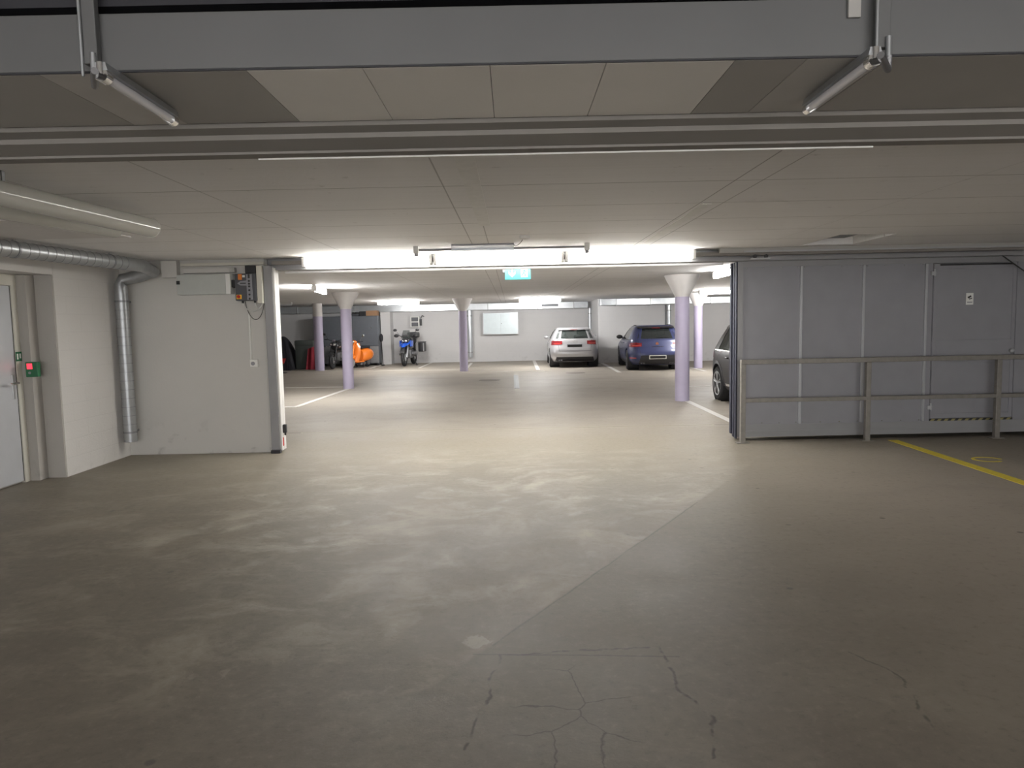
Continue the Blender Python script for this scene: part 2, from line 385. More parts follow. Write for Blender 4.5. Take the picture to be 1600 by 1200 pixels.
def thing(name, label, cat, loc=(0, 0, 0), rz=0, group=None, local=False):
    o = bpy.data.objects.new(name, None); COL.objects.link(o); o.empty_display_size = .1
    o.location = loc; o.rotation_euler = (0, 0, rz); o['label'] = label; o['category'] = cat
    o['_o'] = [0, 0, 0] if local else list(loc)
    if group: o['group'] = group
    return o
def tag(o, label, cat, group=None, kind=None):
    o['label'] = label; o['category'] = cat
    if group: o['group'] = group
    if kind: o['kind'] = kind
    return o
def struct(o): o['kind'] = 'structure'; return o
def kids(o): return [c for c in bpy.data.objects if c.parent == o]
def dup(root, loc, label, group=None, rz=None):
    r = root.copy(); COL.objects.link(r); r.location = loc; r['label'] = label
    if rz is not None: r.rotation_euler.z = rz
    if group: r['group'] = group
    for ch in kids(root):
        c = ch.copy(); COL.objects.link(c); c.parent = r
        for g in kids(ch):
            d = g.copy(); COL.objects.link(d); d.parent = c
    return r

# ------------------------------------------------------------------ large structure
YW = 9.10      # front of the dividing wall
XL = -4.97
def sbox(name, m, *a, **k): return struct(MB().box(*a, **k).build(name, m, origin=(0, 0, 0)))
sbox('floor', 'floor', -14, 14, -7, 32, -.15, 0)
# ceiling, with a shallow shaft above the gate on the right
h0, h1 = atz(1262, 378, H), atz(1415, 362, H)
hx0, hx1, hy0, hy1 = 3.55, h1.x, 7.75, 8.75
b = MB()
for (x0, x1, y0, y1) in ((-14, 14, 3.2, hy0), (-14, hx0, hy0, hy1), (hx1, 14, hy0, hy1), (-14, 14, hy1, 32)):
    b.box(x0, x1, y0, y1, H, H+.45)
b.box(hx0, hx1, hy0, hy1, H+.34, H+.45)
struct(b.build('ceiling', 'ceil', origin=(0, 0, 0)))
sbox('ceiling_front', 'ceil', -14, 14, -7, 3.2, 3.0, 3.2)
sbox('floor_bounce', 'bounce_pale', -14, 14, -22, -7, -.15, 0)  # added out of view to bounce light onto the front ceiling
sbox('wall_left', 'wall_block', XL-.3, XL, 7.78, YW, 0, H)
sbox('wall_left_near', 'wall_block', XL-.3, XL, -7, 5.9, 0, 3)
sbox('wall_left_recess', 'plaster', -5.6, -5.32, 5.9, 7.78, 0, H)
sbox('wall_left_return', 'plaster', -5.165, XL-.001, 7.755, 7.775, 0, 2.22)
sbox('wall_left_return_inner', 'plaster', -5.32, -5.17, 7.62, 7.775, 0, 2.22)
sbox('wall_left_lintel', 'wall_block', -5.32, XL, 5.9, 7.775, 2.225, H)
sbox('wall_divider_left', 'wall_grey', -14, -3.125, YW, 9.35, 0, H)
sbox('wall_divider_right', 'wall_grey', 3.35, 14, 9.62, 9.85, 0, H)
sbox('back_light_block', 'wall_grey', 8.5, 14, -7.2, -7, 0, 3.2)  # unseen wall piece added to dim the right end of the gate
sbox('wall_right', 'wall_grey', 13.8, 14, -7, 27.7, 0, 3)
sbox('wall_hall_left', 'wall_far', -14.2, -14, 9.35, 32, 0, H)
sbox('wall_far_left', 'wall_far', -14, 3.35, 30.35, 30.6, 0, H)
sbox('wall_far_right', 'wall_far', 3.35, 14, 27.7, 27.95, 0, H)
sbox('wall_far_return', 'wall_far', 3.35, 3.6, 27.95, 30.6, 0, H)
sbox('trim_1', 'seam', 3.34+2.6, 3.34+2.64, 27.68, 27.7, 0.02, 2.2)
tag(MB().box(hx0+.15, hx1-.2, 7.95, 8.55, H+.05, H+.335, bev=.01).build('recess_shade_box', 'seam'), 'dark box standing in for shade inside the ceiling opening above the gate', 'duct')  # added dark box; shade of the unlit opening put into its colour
# ceiling repair strips (raised filler bands)
def ceil_strip(name, pts, z=H):
    P = [atz(x, y, z) for x, y in pts]
    return struct(MB().prism([(p.x, p.y, z-.006) for p in P], (0, 0, .012)).build(name, 'plaster_ceil', origin=(0, 0, 0)))
M['plaster_ceil'] = mat('rough filler on ceiling', (.79, .785, .77), .85, noise=.10, nscale=12, bump=.5, bscale=14)
ceil_strip('trim_2', ((708, 243), (741, 243), (766, 352), (749, 352)))
ceil_strip('trim_3', ((1098, 318), (1112, 318), (1020, 378), (1006, 378)))

# door on the left with its frame
d = thing('door_1', 'grey metal door in the left wall recess', 'door', (-5.3, 7.1, 0)); del d['label'], d['category']; d['kind'] = 'structure'
MB().box(-5.315, -5.285, 6.55, 7.535, .02, 2.10, bev=.004).build('door_leaf', 'door', d)
MB().box(-5.318, -5.27, 7.54, 7.618, 0, 2.22).box(-5.318, -5.27, 6.55, 7.54, 2.105, 2.22).box(-5.318, -5.27, 6.42, 6.545, 0, 2.22).build('door_frame', 'cream', d)
MB().box(-5.318, -5.283, 7.533, 7.541, .02, 2.10).build('door_gap', 'black', d)
hp = atx(21, 599, -5.28)
hd = MB().box(-5.285, -5.275, hp.y-.02, hp.y+.02, hp.z-.17, hp.z+.09, bev=.004).build('escutcheon', 'alloy', d)
MB().tube([(-5.28, hp.y, hp.z), (-5.22, hp.y, hp.z), (-5.215, hp.y-.02, hp.z), (-5.215, hp.y-.14, hp.z)], .011).build('handle', 'chrome', d, True)

# stepped steel profile spanning the room behind the overhead duct
b = MB()
b.prism([(-9, 2.93, 3.0), (-9, 2.93, 2.405), (-9, 3.0, 2.395), (-9, 3.0, 2.375), (-9, 3.12, 2.355), (-9, 3.12, 2.345), (-9, 3.2, 2.345), (-9, 3.2, 3.0)], (18, 0, 0))
struct(b.build('trim_4', 'beam', origin=(0, 0, 0)))
struct(MB().box(-1.1, 1.6, 3.195, 3.215, 2.338, 2.35).build('trim_6', 'white_metal', origin=(0, 0, 0)))  # white strip: lamp light along the profile lip put into the colour

# gate opening: lintel, rails, left post
lint = MB().box(-3.12, 9.2, 9.10, 9.34, 2.335, 2.38).box(-3.12, 9.2, 9.2, 9.34, 2.38, H-.002)
struct(lint.build('trim_7', 'grey_metal', origin=(0, 0, 0)))

# ------------------------------------------------------------------ lamps
def gate_lamp(x0, x1, label, master=None):
    L = 1.62; xc = (x0+x1)/2; y = 8.98; z = 2.40
    if master: return dup(master, (xc, y, z), label)
    t = thing('ceiling_lamp', label, 'lamp', (xc, y, z), group='tube lamps above the gate opening')
    a = -L/2; 
    MB().box(xc+a, xc-a, y-.035, y+.035, z+.052, H-.001, bev=.004).build('housing', 'white_metal', t)
    b = MB()
    prof = [(math.cos(2*PI*k/18)*.055, -math.sin(2*PI*k/18)*.052+.004) for k in range(18)]
    b.loft([[(xc+s*(L/2-.035), y+u, z+.008+v) for u, v in prof] for s in (-1, 1)])
    b.build('diffuser', 'lens_gate', t, True)
    for s in (-1, 1): MB().box(xc+s*(L/2-.035), xc+s*L/2, y-.058, y+.058, z-.045, z+.066, bev=.005).build('end_cap', 'white_metal', t)
    return t
g1 = gate_lamp(-2.60, -.98, 'lit tube lamp above the gate opening, leftmost of the three')
gate_lamp(-.96, .66, 'lit tube lamp above the gate opening, middle one of the three', g1)
gate_lamp(.68, 2.30, 'lit tube lamp above the gate opening, rightmost of the three', g1)

hall_master = None
def hall_lamp(p, rz, label, L=1.5, lens='lens_hall'):
    global hall_master
    if hall_master and lens == 'lens_hall': return dup(hall_master, (p[0], p[1], p[2]), label, rz=rz)
    t = thing('ceiling_lamp', label, 'lamp', p, rz, group='tube lamps on the hall ceiling' if lens != 'lens_fill' else 'added fill lamps behind the viewer', local=True)
    MB().box(-L/2, L/2, -.04, .04, .05, .078, bev=.004).build('housing', 'white_metal', t)
    b = MB(); prof = [(math.cos(2*PI*k/18)*.05, -math.sin(2*PI*k/18)*.05) for k in range(18)]
    b.loft([[(s*(L/2-.03), u, v-.002) for u, v in prof] for s in (-1, 1)]); b.build('diffuser', lens, t, True)
    for s in (-1, 1): MB().box(s*(L/2-.03), s*L/2, -.055, .055, -.055, .055, bev=.005).build('end_cap', 'white_metal', t)
    if lens == 'lens_hall': hall_master = t
    return t
ZL = H-.08
def lamp_px(pa, pb, label):
    a, c = atz(*pa, ZL), atz(*pb, ZL); d = c-a; m_ = (a+c)/2
    return hall_lamp((m_.x, m_.y, ZL), math.atan2(d.y, d.x), label)
hall_lamp((1.0, 25.2, ZL), 0, 'lit tube lamp on the hall ceiling in front of the steel wall cabinet')
hall_lamp((-4.0, 25.3, ZL), 0, 'lit tube lamp on the hall ceiling near the blue motorcycle')
lamp_px((481, 448), (514, 458.5), 'slanting lit tube lamp just left of the left flared column')
hall_lamp((3.75, 12.4, ZL), PI*.5, 'lit tube lamp closest behind the right edge of the opening', lens='lens_near')
for x_, w_ in ((-1.62, 'left'), (.02, 'middle'), (1.66, 'right')):
    hall_lamp((x_, 9.72, ZL), 0, 'lit hall lamp glowing just below the gate lintel, '+w_+' one of its row', L=1.6, lens='lens_near')
hall_lamp((6.3, 21.2, ZL), 0, 'lit tube lamp behind the right flared column, by the farther column')
hall_lamp((9.5, 20.0, ZL), 0, 'unseen fill lamp added at the far right of the hall, behind the gate')  # out of view, added to brighten the hall
for i, x in enumerate((-3.2, 3.2)):  # unseen lamps added to light the duct and gate from the front
    hall_lamp((x, -2.4, 2.9), 0, 'added unseen fill lamp behind the viewer, '+('left' if i == 0 else 'right'), lens='lens_fill')
t = thing('ceiling_lamp', 'dark unlit tube lamp on the hall ceiling, far left', 'lamp', (-8.1, 24.4, ZL))
MB().box(-8.7, -7.5, 24.36, 24.44, ZL, H-.001).build('housing', 'white_metal', t)
MB().cyl((-8.68, 24.4, ZL-.02), (-7.52, 24.4, ZL-.02), .018).build('tube', 'tube_off', t, True)

# unlit tubes under the overhead duct
ZD = 2.42      # duct underside
def off_tube(pa, pb, zc, label):
    a, c = atz(*pa, zc), atz(*pb, zc); dd = (c-a).normalized()
    t = thing('fluorescent_batten', label, 'lamp', tuple(a))
    up = Vector((0, 0, 1))
    b = MB(); b.loft([[p+Vector((s*.022, 0, q)) for s, q in ((-1, .012), (1, .012), (.7, .036), (-.7, .036))] for p in (a, c)])
    b.build('batten', 'galv', t)
    MB().cyl(a+dd*.03, c-dd*.03, .015, n=20).build('tube', 'tube_off', t, True)
    for p, q in ((a, 1), (c, -1)):
        e = MB(); e.cyl(p, p+dd*.035*q, .021); e.cyl(p+up*.0, p+up*.035, .01); e.build('lamp_holder', 'chrome', t, True)
    return t, a
tl, al = off_tube((157, 116), (271, 189), ZD-.045, 'unlit fluorescent tube under the overhead duct, left one')
tr, ar = off_tube((1368, 92), (1262, 171), ZD-.045, 'unlit fluorescent tube under the overhead duct, right one')

# ------------------------------------------------------------------ overhead duct across the front
dz1 = at(800, 10, 2.35).z
y0, y1 = 2.34, 2.92
t = thing('ventilation_duct', 'wide flat grey sheet metal duct crossing overhead in the foreground', 'duct', (0, 2.6, ZD))
MB().box(-6, 6, y0, y1, ZD+.008, dz1, bev=.003).build('duct_body', 'duct', t)
# underside panels, between seams seen on the photo
xs = [(-60, 'duct_dark'), (40, 'duct_light2'), (150, 'duct_dark'), (380, 'duct_light'), (566, 'duct_light'), (765, 'duct_light'), (948, 'duct_light'), (1146, 'duct_dark'), (1255, 'duct_mid'), (1380, 'duct_dark'), (1700, None)]
M['duct_light2'] = mat('mid pale duct panel', (.54, .525, .505), .6, .1, noise=.08)
M['duct_mid'] = mat('mid grey duct panel', (.47, .46, .445), .6, .1, noise=.08)
xw = [atz(q, 98 if q > 700 else 106, ZD).x for q, _ in xs]
xw[0] = -5.9; xw[-1] = 5.9
for i in range(len(xs)-1):
    MB().box(xw[i]+.0015, xw[i+1]-.0015, y0+.004, y1-.004, ZD, ZD+.01).build('underside_panel', xs[i][1], t)
MB().box(-6, 6, y0-.006, y0, ZD, ZD+.005).build('lower_flange', 'rubber', t)
# black box standing in for the shaded gap above the duct
struct(MB().box(-8, 8, 2.36, 2.9, dz1+.03, 3.0).build('gap_shade', 'rubber', origin=(0, 0, 0)))
for nm, px, lab in (('l', 139, 'left'), ('r', 1381, 'right')):
    p = at(px, 60, y0-.03)
    q = thing('hanger_channel', 'vertical steel hanger on the overhead duct face, '+lab+' one', 'bracket', (p.x, y0-.02, ZD))
    MB().box(p.x-.022, p.x+.022, y0-.03, y0-.004, ZD+.02, dz1+.1, bev=.003).build('channel', 'duct', q)
    MB().cyl((p.x-.024, y0-.034, ZD-.02), (p.x-.024, y0-.034, dz1+.1), .005).build('conduit', 'galv', q, True)
    MB().cyl((p.x+.012, y0-.036, ZD-.02), (p.x+.012, y0-.036, ZD+.05), .009).build('socket', 'galv', q, True)
    A = (al if lab == 'left' else ar)+Vector((0, -.03, 0))
    MB().tube([(p.x+.012, y0-.036, ZD-.01), (p.x+.012, y0-.036, ZD-.05), tuple(A)], .011).build('elbow', 'engine', q, True)
p = at(1333, 18, y0)
tag(MB().box(p.x-.02, p.x+.02, y0-.012, y0-.001, ZD+.12, dz1, bev=.002).build('duct_plate', 'duct_dark'), 'small riveted grey plate on the overhead duct face, left of the right hanger', 'plate')

# ------------------------------------------------------------------ pipes at left
a = atz(236, 356, 2.355); c = atz(0, 302, 2.355); ext = c+(c-a)*.5; D = .068
t = thing('insulated_pipe', 'thick off-white ceiling pipe ending in a round cap at upper left', 'pipe', tuple(a))
MB().cyl(ext, a, D, n=36).build('pipe_jacket', 'white_pipe', t, True)
MB().cyl(a, a+(a-c).normalized()*.006, D+.003, n=36).build('end_cap', 'white_pipe', t, True)
e = a+(c-a)*.98
MB().box(e.x-.004, e.x+.004, e.y-.012, e.y+.012, e.z+.05, H).build('hanger', 'seam', t)
sft = Vector((-.20, .18, -.02))
t = thing('insulated_pipe', 'second pale pipe behind the thick white one, ending sooner', 'pipe', tuple(a+sft))
a2 = atz(178, 359, 2.36); c2 = atz(0, 328, 2.36); ext2 = c2+(c2-a2)*.6
MB().cyl(ext2, a2, .058, n=30).build('pipe_jacket', 'white_pipe', t, True)
MB().sph(a2, .058, n=24).build('end_cap', 'white_pipe', t, True)
# shallow painted ceiling haunch behind them
w0, w1, w2, w3 = atz(-60, 341, H), atz(50, 343, H), atz(205, 369, H), atz(-60, 374, H)
q = MB(); q.prism([(v.x, v.y, H-.012) for v in (w0, w1, w2, w3)], (0, 0, .02)); struct(q.build('trim_9', 'capital', origin=(0, 0, 0)))

# spiral duct: horizontal run, bend, drop to the floor
RS = .076
def spiral(name_parent, path, r, pitch=.11):
    pts, rs, mk = [Vector(path[0])], [r], []
    d = (Vector(path[-1])-Vector(path[0])); L = d.length; d.normalize(); x = pitch
    while x < L-.02:
        for dx, rr_ in ((-.003, 0), (-.0025, .003), (.0025, .003), (.003, 0)):
            pts.append(Vector(path[0])+d*(x+dx)); rs.append(r+rr_); mk.append(dx > -.003)
        x += pitch
    pts.append(Vector(path[-1])); rs.append(r); mk.append(False)
    n = 28; o = MB().tube(pts, rs, n).build('spiral_pipe', 'galv', name_parent, True)
    o.data.materials.append(M['seam'])
    for k, flag in enumerate(mk):
        if flag:
            for f in range(k*n, k*n+n): o.data.polygons[f].material_index = 1
P0 = atz(-25, 384, 2.38); P1 = atz(192, 411, 2.38)
V0 = at(191, 455, 8.9); V1 = at(203, 690, 8.9)
vx = (V0.x+V1.x)/2; V0.x = V1.x = max(vx, XL+RS+.005)
tgt = Vector((V0.x+.28, 8.88, 2.385)); tgt = P1+(P1-P0).normalized()*.0
t = thing('spiral_duct', 'galvanised spiral duct along the left ceiling edge with drop to the floor', 'pipe', (V0.x, V0.y, V1.z))
E0 = P1+(P1-P0).normalized()*.06; E0.y = min(E0.y, 8.9)
spiral(t, [P0, E0], RS)
bend = [E0, Vector((E0.x+.03, E0.y+.5*(8.9-E0.y), 2.375)), Vector((E0.x+.0, 8.9, 2.33)), Vector(((E0.x*.5+V0.x*.5), 8.93, 2.28)), Vector((V0.x+.02, 8.92, 2.24)), Vector((V0.x, 8.9, 2.17)), Vector((V0.x, 8.9, 2.08))]
MB().tube(bend, RS*1.0, n=26).build('bend', 'galv', t, True)
spiral(t, [Vector((V0.x, 8.9, 2.08)), Vector((V0.x, 8.9, V1.z))], RS)
for i, pp in enumerate((P0.lerp(P1, .17), P0.lerp(P1, .88))):
    dd = (P1-P0).normalized()
    MB().cyl(pp-dd*.012, pp+dd*.012, RS+.006, n=28).cyl(pp+Vector((.0, 0, RS)), Vector((pp.x, pp.y, H-.003)), .006).build('clamp', 'seam', t, True)
for z in (1.97, .33):
    MB().cyl((V0.x, 8.9, z-.012), (V0.x, 8.9, z+.012), RS+.005, n=28).box(V0.x-.01, V0.x+.01, 8.9+RS, YW-.003, z-.01, z+.01).build('clamp', 'seam', t, True)

# ------------------------------------------------------------------ left: alarm box, sign, switch things
yr = 7.62
p = at(54, 577, yr)
t = thing('alarm_box', 'green emergency box with glowing red display by the metal door', 'alarm box', (p.x, yr, p.z-.08))
MB().box(p.x-.065, p.x+.065, yr-.05, yr-.001, p.z-.08, p.z+.08, bev=.006).build('case', 'green', t)
MB().box(p.x-.045, p.x+.01, yr-.053, yr-.049, p.z+.005, p.z+.065).build('display', 'led_red', t)
MB().cyl((p.x-.02, yr-.055, p.z-.035), (p.x-.02, yr-.045, p.z-.035), .014).build('button', 'mid_grey', t, True)
p = at(31, 557, 7.58)
t = thing('escape_sign', 'small green escape route sign beside the metal door', 'sign', (-5.26, 7.58, p.z-.05))
MB().box(-5.269, -5.262, 7.53, 7.615, p.z-.05, p.z+.05).build('panel', 'green', t)
MB().box(-5.262, -5.260, 7.54, 7.56, p.z-.03, p.z+.03).box(-5.262, -5.26, 7.58, 7.60, p.z-.02, p.z+.03).build('pictogram', 'white', t)

# ------------------------------------------------------------------ left: equipment on dividing wall
def wb(px0, py0, px1, py1, Y=YW):
    a, c = at(px0, py1, Y), at(px1, py0, Y); return a.x, c.x, a.z, c.z
x0, x1, z0, z1 = wb(277, 428, 359, 461, 8.97)
t = thing('equipment_box', 'long light grey enclosure mounted high on the wall, left of the gate controller', 'box', ((x0+x1)/2, YW, z0))
MB().box(x0, x1-.06, 8.97, YW-.001, z0, z1, bev=.004).build('case', 'cab_grey', t)
MB().box(x1-.058, x1, 8.965, YW-.001, z0, z1+.003, bev=.004).build('end_cover', 'white', t)
MB().box(x0+.0, x0+.04, 8.962, 8.97, z0+.13, z0+.175).build('latch', 'black', t)
x0, x1, z0, z1 = wb(284.5, 416.5, 365, 427, 9.0)
tag(MB().box(x0, x1, 9.02, YW-.001, z0, z1-.01, bev=.003).build('cover_panel', 'wall_grey'), 'grey flat cover panel between the trunking and the grey enclosure', 'panel')
x0, x1, z0, z1 = wb(252, 407, 275, 434, 9.0)
tag(MB().box(x0, x1, 9.0, YW-.001, z0, min(z1, H-.002), bev=.003).build('junction_box', 'wall_grey'), 'dull grey box high in the corner beside the spiral duct', 'box')
x0, x1, z0, z1 = wb(281, 409, 411, 416, 9.03)
tag(MB().box(x0, x1, 9.04, YW-.001, z0, z1, bev=.003).build('cable_trunking', 'cream'), 'cream horizontal cable trunking under the ceiling left of the gate', 'trunking')
# gate controller
x0, x1, z0, z1 = wb(368, 427, 399, 470, 8.98)
t = thing('gate_controller', 'charcoal gate control unit with orange and red switches on the left wall', 'control unit', ((x0+x1)/2, YW, z0))
MB().box(x0, x1, 8.98, YW-.001, z0, z1, bev=.008).build('case', 'dark_grey', t)
wd = x1-x0; hh = z1-z0
pn = MB().box(x0+wd*.56, x0+wd*.82, 8.975, 8.982, z0+.01, z1-.01, bev=.003).build('button_panel', 'mid_grey', t)
for k, f in enumerate((.93, .86, .72, .62, .52, .38, .22, .07)):
    MB().cyl((x0+wd*.69, 8.968, z0+hh*f), (x0+wd*.69, 8.976, z0+hh*f), .013, n=12).build('button', 'black', pn, True)
MB().prism([(x0+wd*.12, 8.976, z0+hh*.64), (x0+wd*.28, 8.976, z0+hh*.72), (x0+wd*.56, 8.976, z0+hh*.74), (x0+wd*.56, 8.976, z0+hh*.55), (x0+wd*.28, 8.976, z0+hh*.56)], (0, .005, 0)).build('display_bezel', 'mid_grey', t)
MB().box(x0+wd*.27, x0+wd*.54, 8.970, 8.977, z0+hh*.62, z0+hh*.66).build('display', 'black', t)
MB().box(x0+wd*.18, x0+wd*.36, 8.972, 8.981, z0+hh*.77, z0+hh*.98).build('warning_label', 'orange', t)
MB().box(x0+wd*.38, x0+wd*.5, 8.974, 8.981, z0+hh*.86, z0+hh*.94).build('label', 'white', t)
sw = MB().box(x0+wd*.07, x0+wd*.3, 8.968, 8.981, z0+.02, z0+hh*.22, bev=.003).build('main_switch', 'yellow_plastic', t)
MB().cyl((x0+wd*.185, 8.95, z0+.02+hh*.09), (x0+wd*.185, 8.97, z0+.02+hh*.09), .02).build('switch_knob', 'red', sw, True)
MB().box(x0+wd*.5, x0+wd*.98, 8.99, YW-.001, z1+.002, z1+.10, bev=.006).build('motor_housing', 'black', t)
MB().box(x0-.05, x0-.002, 9.0, YW-.001, z0+hh*.5, z0+hh*.78, bev=.005).build('connector', 'black', t)
for k, (u, rr) in enumerate(((.27, .014), (.85, .012))): MB().cyl((x0+wd*u, 9.03, z0-.03), (x0+wd*u, 9.03, z0+.005), rr).build('cable_gland', 'black', t, True)
x0b, x1b, z0b, z1b = wb(397, 415, 407, 474, 8.98)
tag(MB().box(x1+.006, -3.128, 8.99, YW-.001, z0b, z1b, bev=.003).build('cable_trunking', 'cream'), 'cream vertical cable trunking right of the gate controller', 'trunking')
def loop(a, c, sag, name, m, lab, r=.006):
    a, c = Vector(a), Vector(c); pts = []
    for k in range(17):
        u = k/16; q = a.lerp(c, u); q.z -= sag*(1-(2*u-1)**2)**.7; pts.append(q)
    return tag(MB().tube(pts, r, 8).build(name, m, smooth=True), lab, 'cable')
loop((x0+wd*.27, 9.03, z0-.03), (-3.15, 9.03, z0b), .10, 'power_cable', 'cable_white', 'upper pale cable looping under the gate controller', .007)
loop((x0+wd*.85, 9.02, z0-.03), (-3.165, 9.06, z0b), .06, 'power_cable', 'cable_white', 'short pale cable beneath the right side of the gate controller', .006)
loop((x0+wd*.35, 9.05, z0), (-3.135, 9.05, z0b), .22, 'power_cable', 'cable', 'long dark cable hanging lowest under the gate controller', .004)
a, c = at(389, 491, 9.08), at(394, 563, 9.08)
tag(MB().box(a.x-.008, a.x+.008, 9.075, YW-.001, c.z, a.z).build('cable_conduit', 'white'), 'thin white vertical conduit running down to the wall socket', 'conduit')
x0, x1, z0, z1 = wb(393, 562, 405, 574, 9.05)
t = thing('wall_socket', 'small white wall socket left of the gate post', 'socket', ((x0+x1)/2, YW, z0))
x0 = a.x-.012; x1 = x0+.10
MB().box(x0, x1, 9.055, YW-.001, z0, z1, bev=.006).build('case', 'white', t)
MB().cyl(((x0+x1)/2-.01, 9.05, (z0+z1)/2), ((x0+x1)/2-.01, 9.057, (z0+z1)/2), .025).build('insert', 'mid_grey', t, True)

# left gate post
xp0 = at(412, 500, 9.03).x; 
t = thing('gate_post', 'tall grey steel post with white guide strips at the left of the opening', 'post', (-3.05, 9.1, 0))
MB().box(-3.12, -3.01, 9.03, 9.22, .03, 2.385, bev=.004).build('post', 'grey_metal', t)
MB().box(-3.008, -2.985, 9.04, 9.125, .03, 2.36, bev=.003).build('guide_strip', 'white_metal', t)
MB().box(-3.008, -2.99, 9.145, 9.22, .03, 2.36, bev=.003).build('guide_strip', 'white_metal', t)
MB().box(-3.008, -2.998, 9.122, 9.148, .03, 2.36).build('seal', 'seam', t)
MB().box(-3.12, -3.0, 8.99, 9.06, 0, .045, bev=.006).build('foot', 'rubber', t)
p = at(444, 668, 9.2)
t2 = thing('photocell', 'small black photocell box low on the left gate post', 'sensor', (-2.96, 9.2, p.z-.06))
MB().box(-2.9845, -2.94, 9.08, 9.13, p.z-.055, p.z+.055, bev=.008).build('case', 'black', t2)
MB().cyl((-2.96, 9.105, p.z-.085), (-2.96, 9.105, p.z-.05), .012).build('cable_gland', 'black', t2, True)
p = at(441.5, 689, 9.1)
tag(MB().box(-2.9848, -2.980, 9.07, 9.10, p.z-.06, p.z+.05).build('red_tag', 'red'), 'tiny red strip at the foot of the left gate post', 'tag')
# ------------------------------------------------------------------ overhead between lamps: sensor rail with acrylic sheet
ps, pe = atz(650, 386, 2.42), atz(920, 382, 2.42); ys = 8.05
def xa(px, y=ys): return at(px, 385, y).x
t = thing('sensor_bar', 'thin grey bar with two white end blocks hanging before the gate lamps', 'bar', (0, ys, 2.4))
MB().cyl((xa(650), ys, 2.44), (xa(920), ys, 2.44), .012).build('bar', 'mid_grey', t, True)
for px in (650, 917):
    MB().box(xa(px)-.03, xa(px)+.03, ys-.03, ys+.03, 2.40, H-.001, bev=.006).build('end_block', 'white', t)
    MB().cyl((xa(px), ys, 2.37), (xa(px), ys, 2.40), .022).build('detector', 'mid_grey', t, True)
t = thing('acrylic_sheet', 'clear hanging plastic sheet in front of the gate lamps', 'sheet', (xa(754), 7.9, 2.3))
MB().box(xa(705, 7.9), xa(803, 7.9), 7.9, 7.906, 2.40, 2.47).build('sheet', 'acrylic', t)
MB().box(xa(705, 7.9), xa(803, 7.9), 7.89, 7.915, 2.462, H-.001, bev=.002).build('clamp_rail', 'mid_grey', t)
p = atz(820, 368, H)
tag(MB().lathe([(.0, 0), (.055, 0), (.05, -.03), (.02, -.04), (0, -.042)], (p.x, p.y, H-.001)).build('smoke_detector', 'white', smooth=True), 'small round white detector on the ceiling beside the plastic sheet', 'detector')
loop((p.x-.02, p.y, H-.03), (xa(803, 7.9), 7.9, 2.46), .03, 'detector_cable', 'cable', 'thin dark cable from the round detector to the plastic sheet', .004)
# exit sign
ye = 9.98
x0, x1, z0, z1 = wb(789, 415, 829, 437, ye)
t = thing('exit_sign', 'turquoise backlit exit sign with white arrow and running figure', 'sign', ((x0+x1)/2, ye, z0))
zt = z0+.20; W = x1-x0
MB().box(x0, x1, ye, ye+.03, z0, zt, bev=.003).build('panel', 'cyan', t)
cx = x0+W*.28; y_ = ye-.004
MB().prism([(cx-W*.035, y_, zt-.02), (cx+W*.035, y_, zt-.02), (cx+W*.035, y_, z0+.085), (cx+W*.13, y_, z0+.115), (cx+W*.13, y_, z0+.075), (cx, y_, z0+.03), (cx-W*.13, y_, z0+.075), (cx-W*.13, y_, z0+.115), (cx-W*.035, y_, z0+.085)], (0, .005, 0)).build('arrow', 'sign_white', t)
dx = x0+W*.62
dr = MB().box(dx, dx+W*.26, y_, ye, z0+.03, zt-.02).build('door_pictogram', 'sign_white', t)
y2 = y_-.003
b = MB(); b.sph((dx+W*.15, y2, zt-.045), .011, (1, .3, 1), 10)
for q in (((.15, .13), (.10, .085)), ((.15, .125), (.05, .115)), ((.15, .12), (.21, .10)), ((.11, .09), (.17, .07)), ((.17, .07), (.16, .04)), ((.10, .085), (.03, .05))):
    b.cyl((dx+W*q[0][0], y2, z0+q[0][1]), (dx+W*q[1][0], y2, z0+q[1][1]), .006, n=6)
b.build('figure', 'cyan', dr)
MB().box(x0+.05, x0+.07, ye+.005, ye+.02, zt, H).box(x1-.07, x1-.05, ye+.005, ye+.02, zt, H).build('hanger', 'seam', t)
MB().box(x0-.03, x0-.001, ye, ye+.03, z0+.1, z0+.16).build('side_clip', 'black', t)

# ------------------------------------------------------------------ gate leaves (right)
YG = 9.26
def gx(px, py=540, Y=YG): return at(px, py, Y).x
gl, gr = 2.93, 7.6
zb, ztp = .05, 2.335
g = thing('sliding_gate', 'large grey sheet steel sliding gate leaf with a wicket door', 'gate', (5.2, YG, 0))
MB().box(gl, gl+.07, YG, YG+.06, zb, ztp).box(gl+.07, gr, YG, YG+.06, ztp-.07, ztp).box(gl+.07, gr, YG, YG+.06, zb, zb+.16).box(gr-.07, gr, YG, YG+.06, zb+.16, ztp-.07).box(gl+.07, gr, YG-.006, YG, zb+.07, zb+.08).box(gl+.07, gr, YG-.006, YG, zb+.155, zb+.163).build('frame', 'grey_metal', g)
bars = [gx(1251), gx(1348), gx(1445)]
edges = [gl+.07]+bars
for i in range(3):
    MB().box(edges[i]+.005, edges[i+1]-.005, YG+.015, YG+.03, zb+.16, ztp-.07).build('panel', 'gate', g)
for x in bars:
    MB().box(x-.015, x+.015, YG-.008, YG+.03, zb+.165, ztp-.073, bev=.003).build('cover_strip', 'gate_bar', g)
for x in (gl+.09, bars[0]-.04):
    for z in (ztp-.085, zb+.18): pass
sc_ = MB()
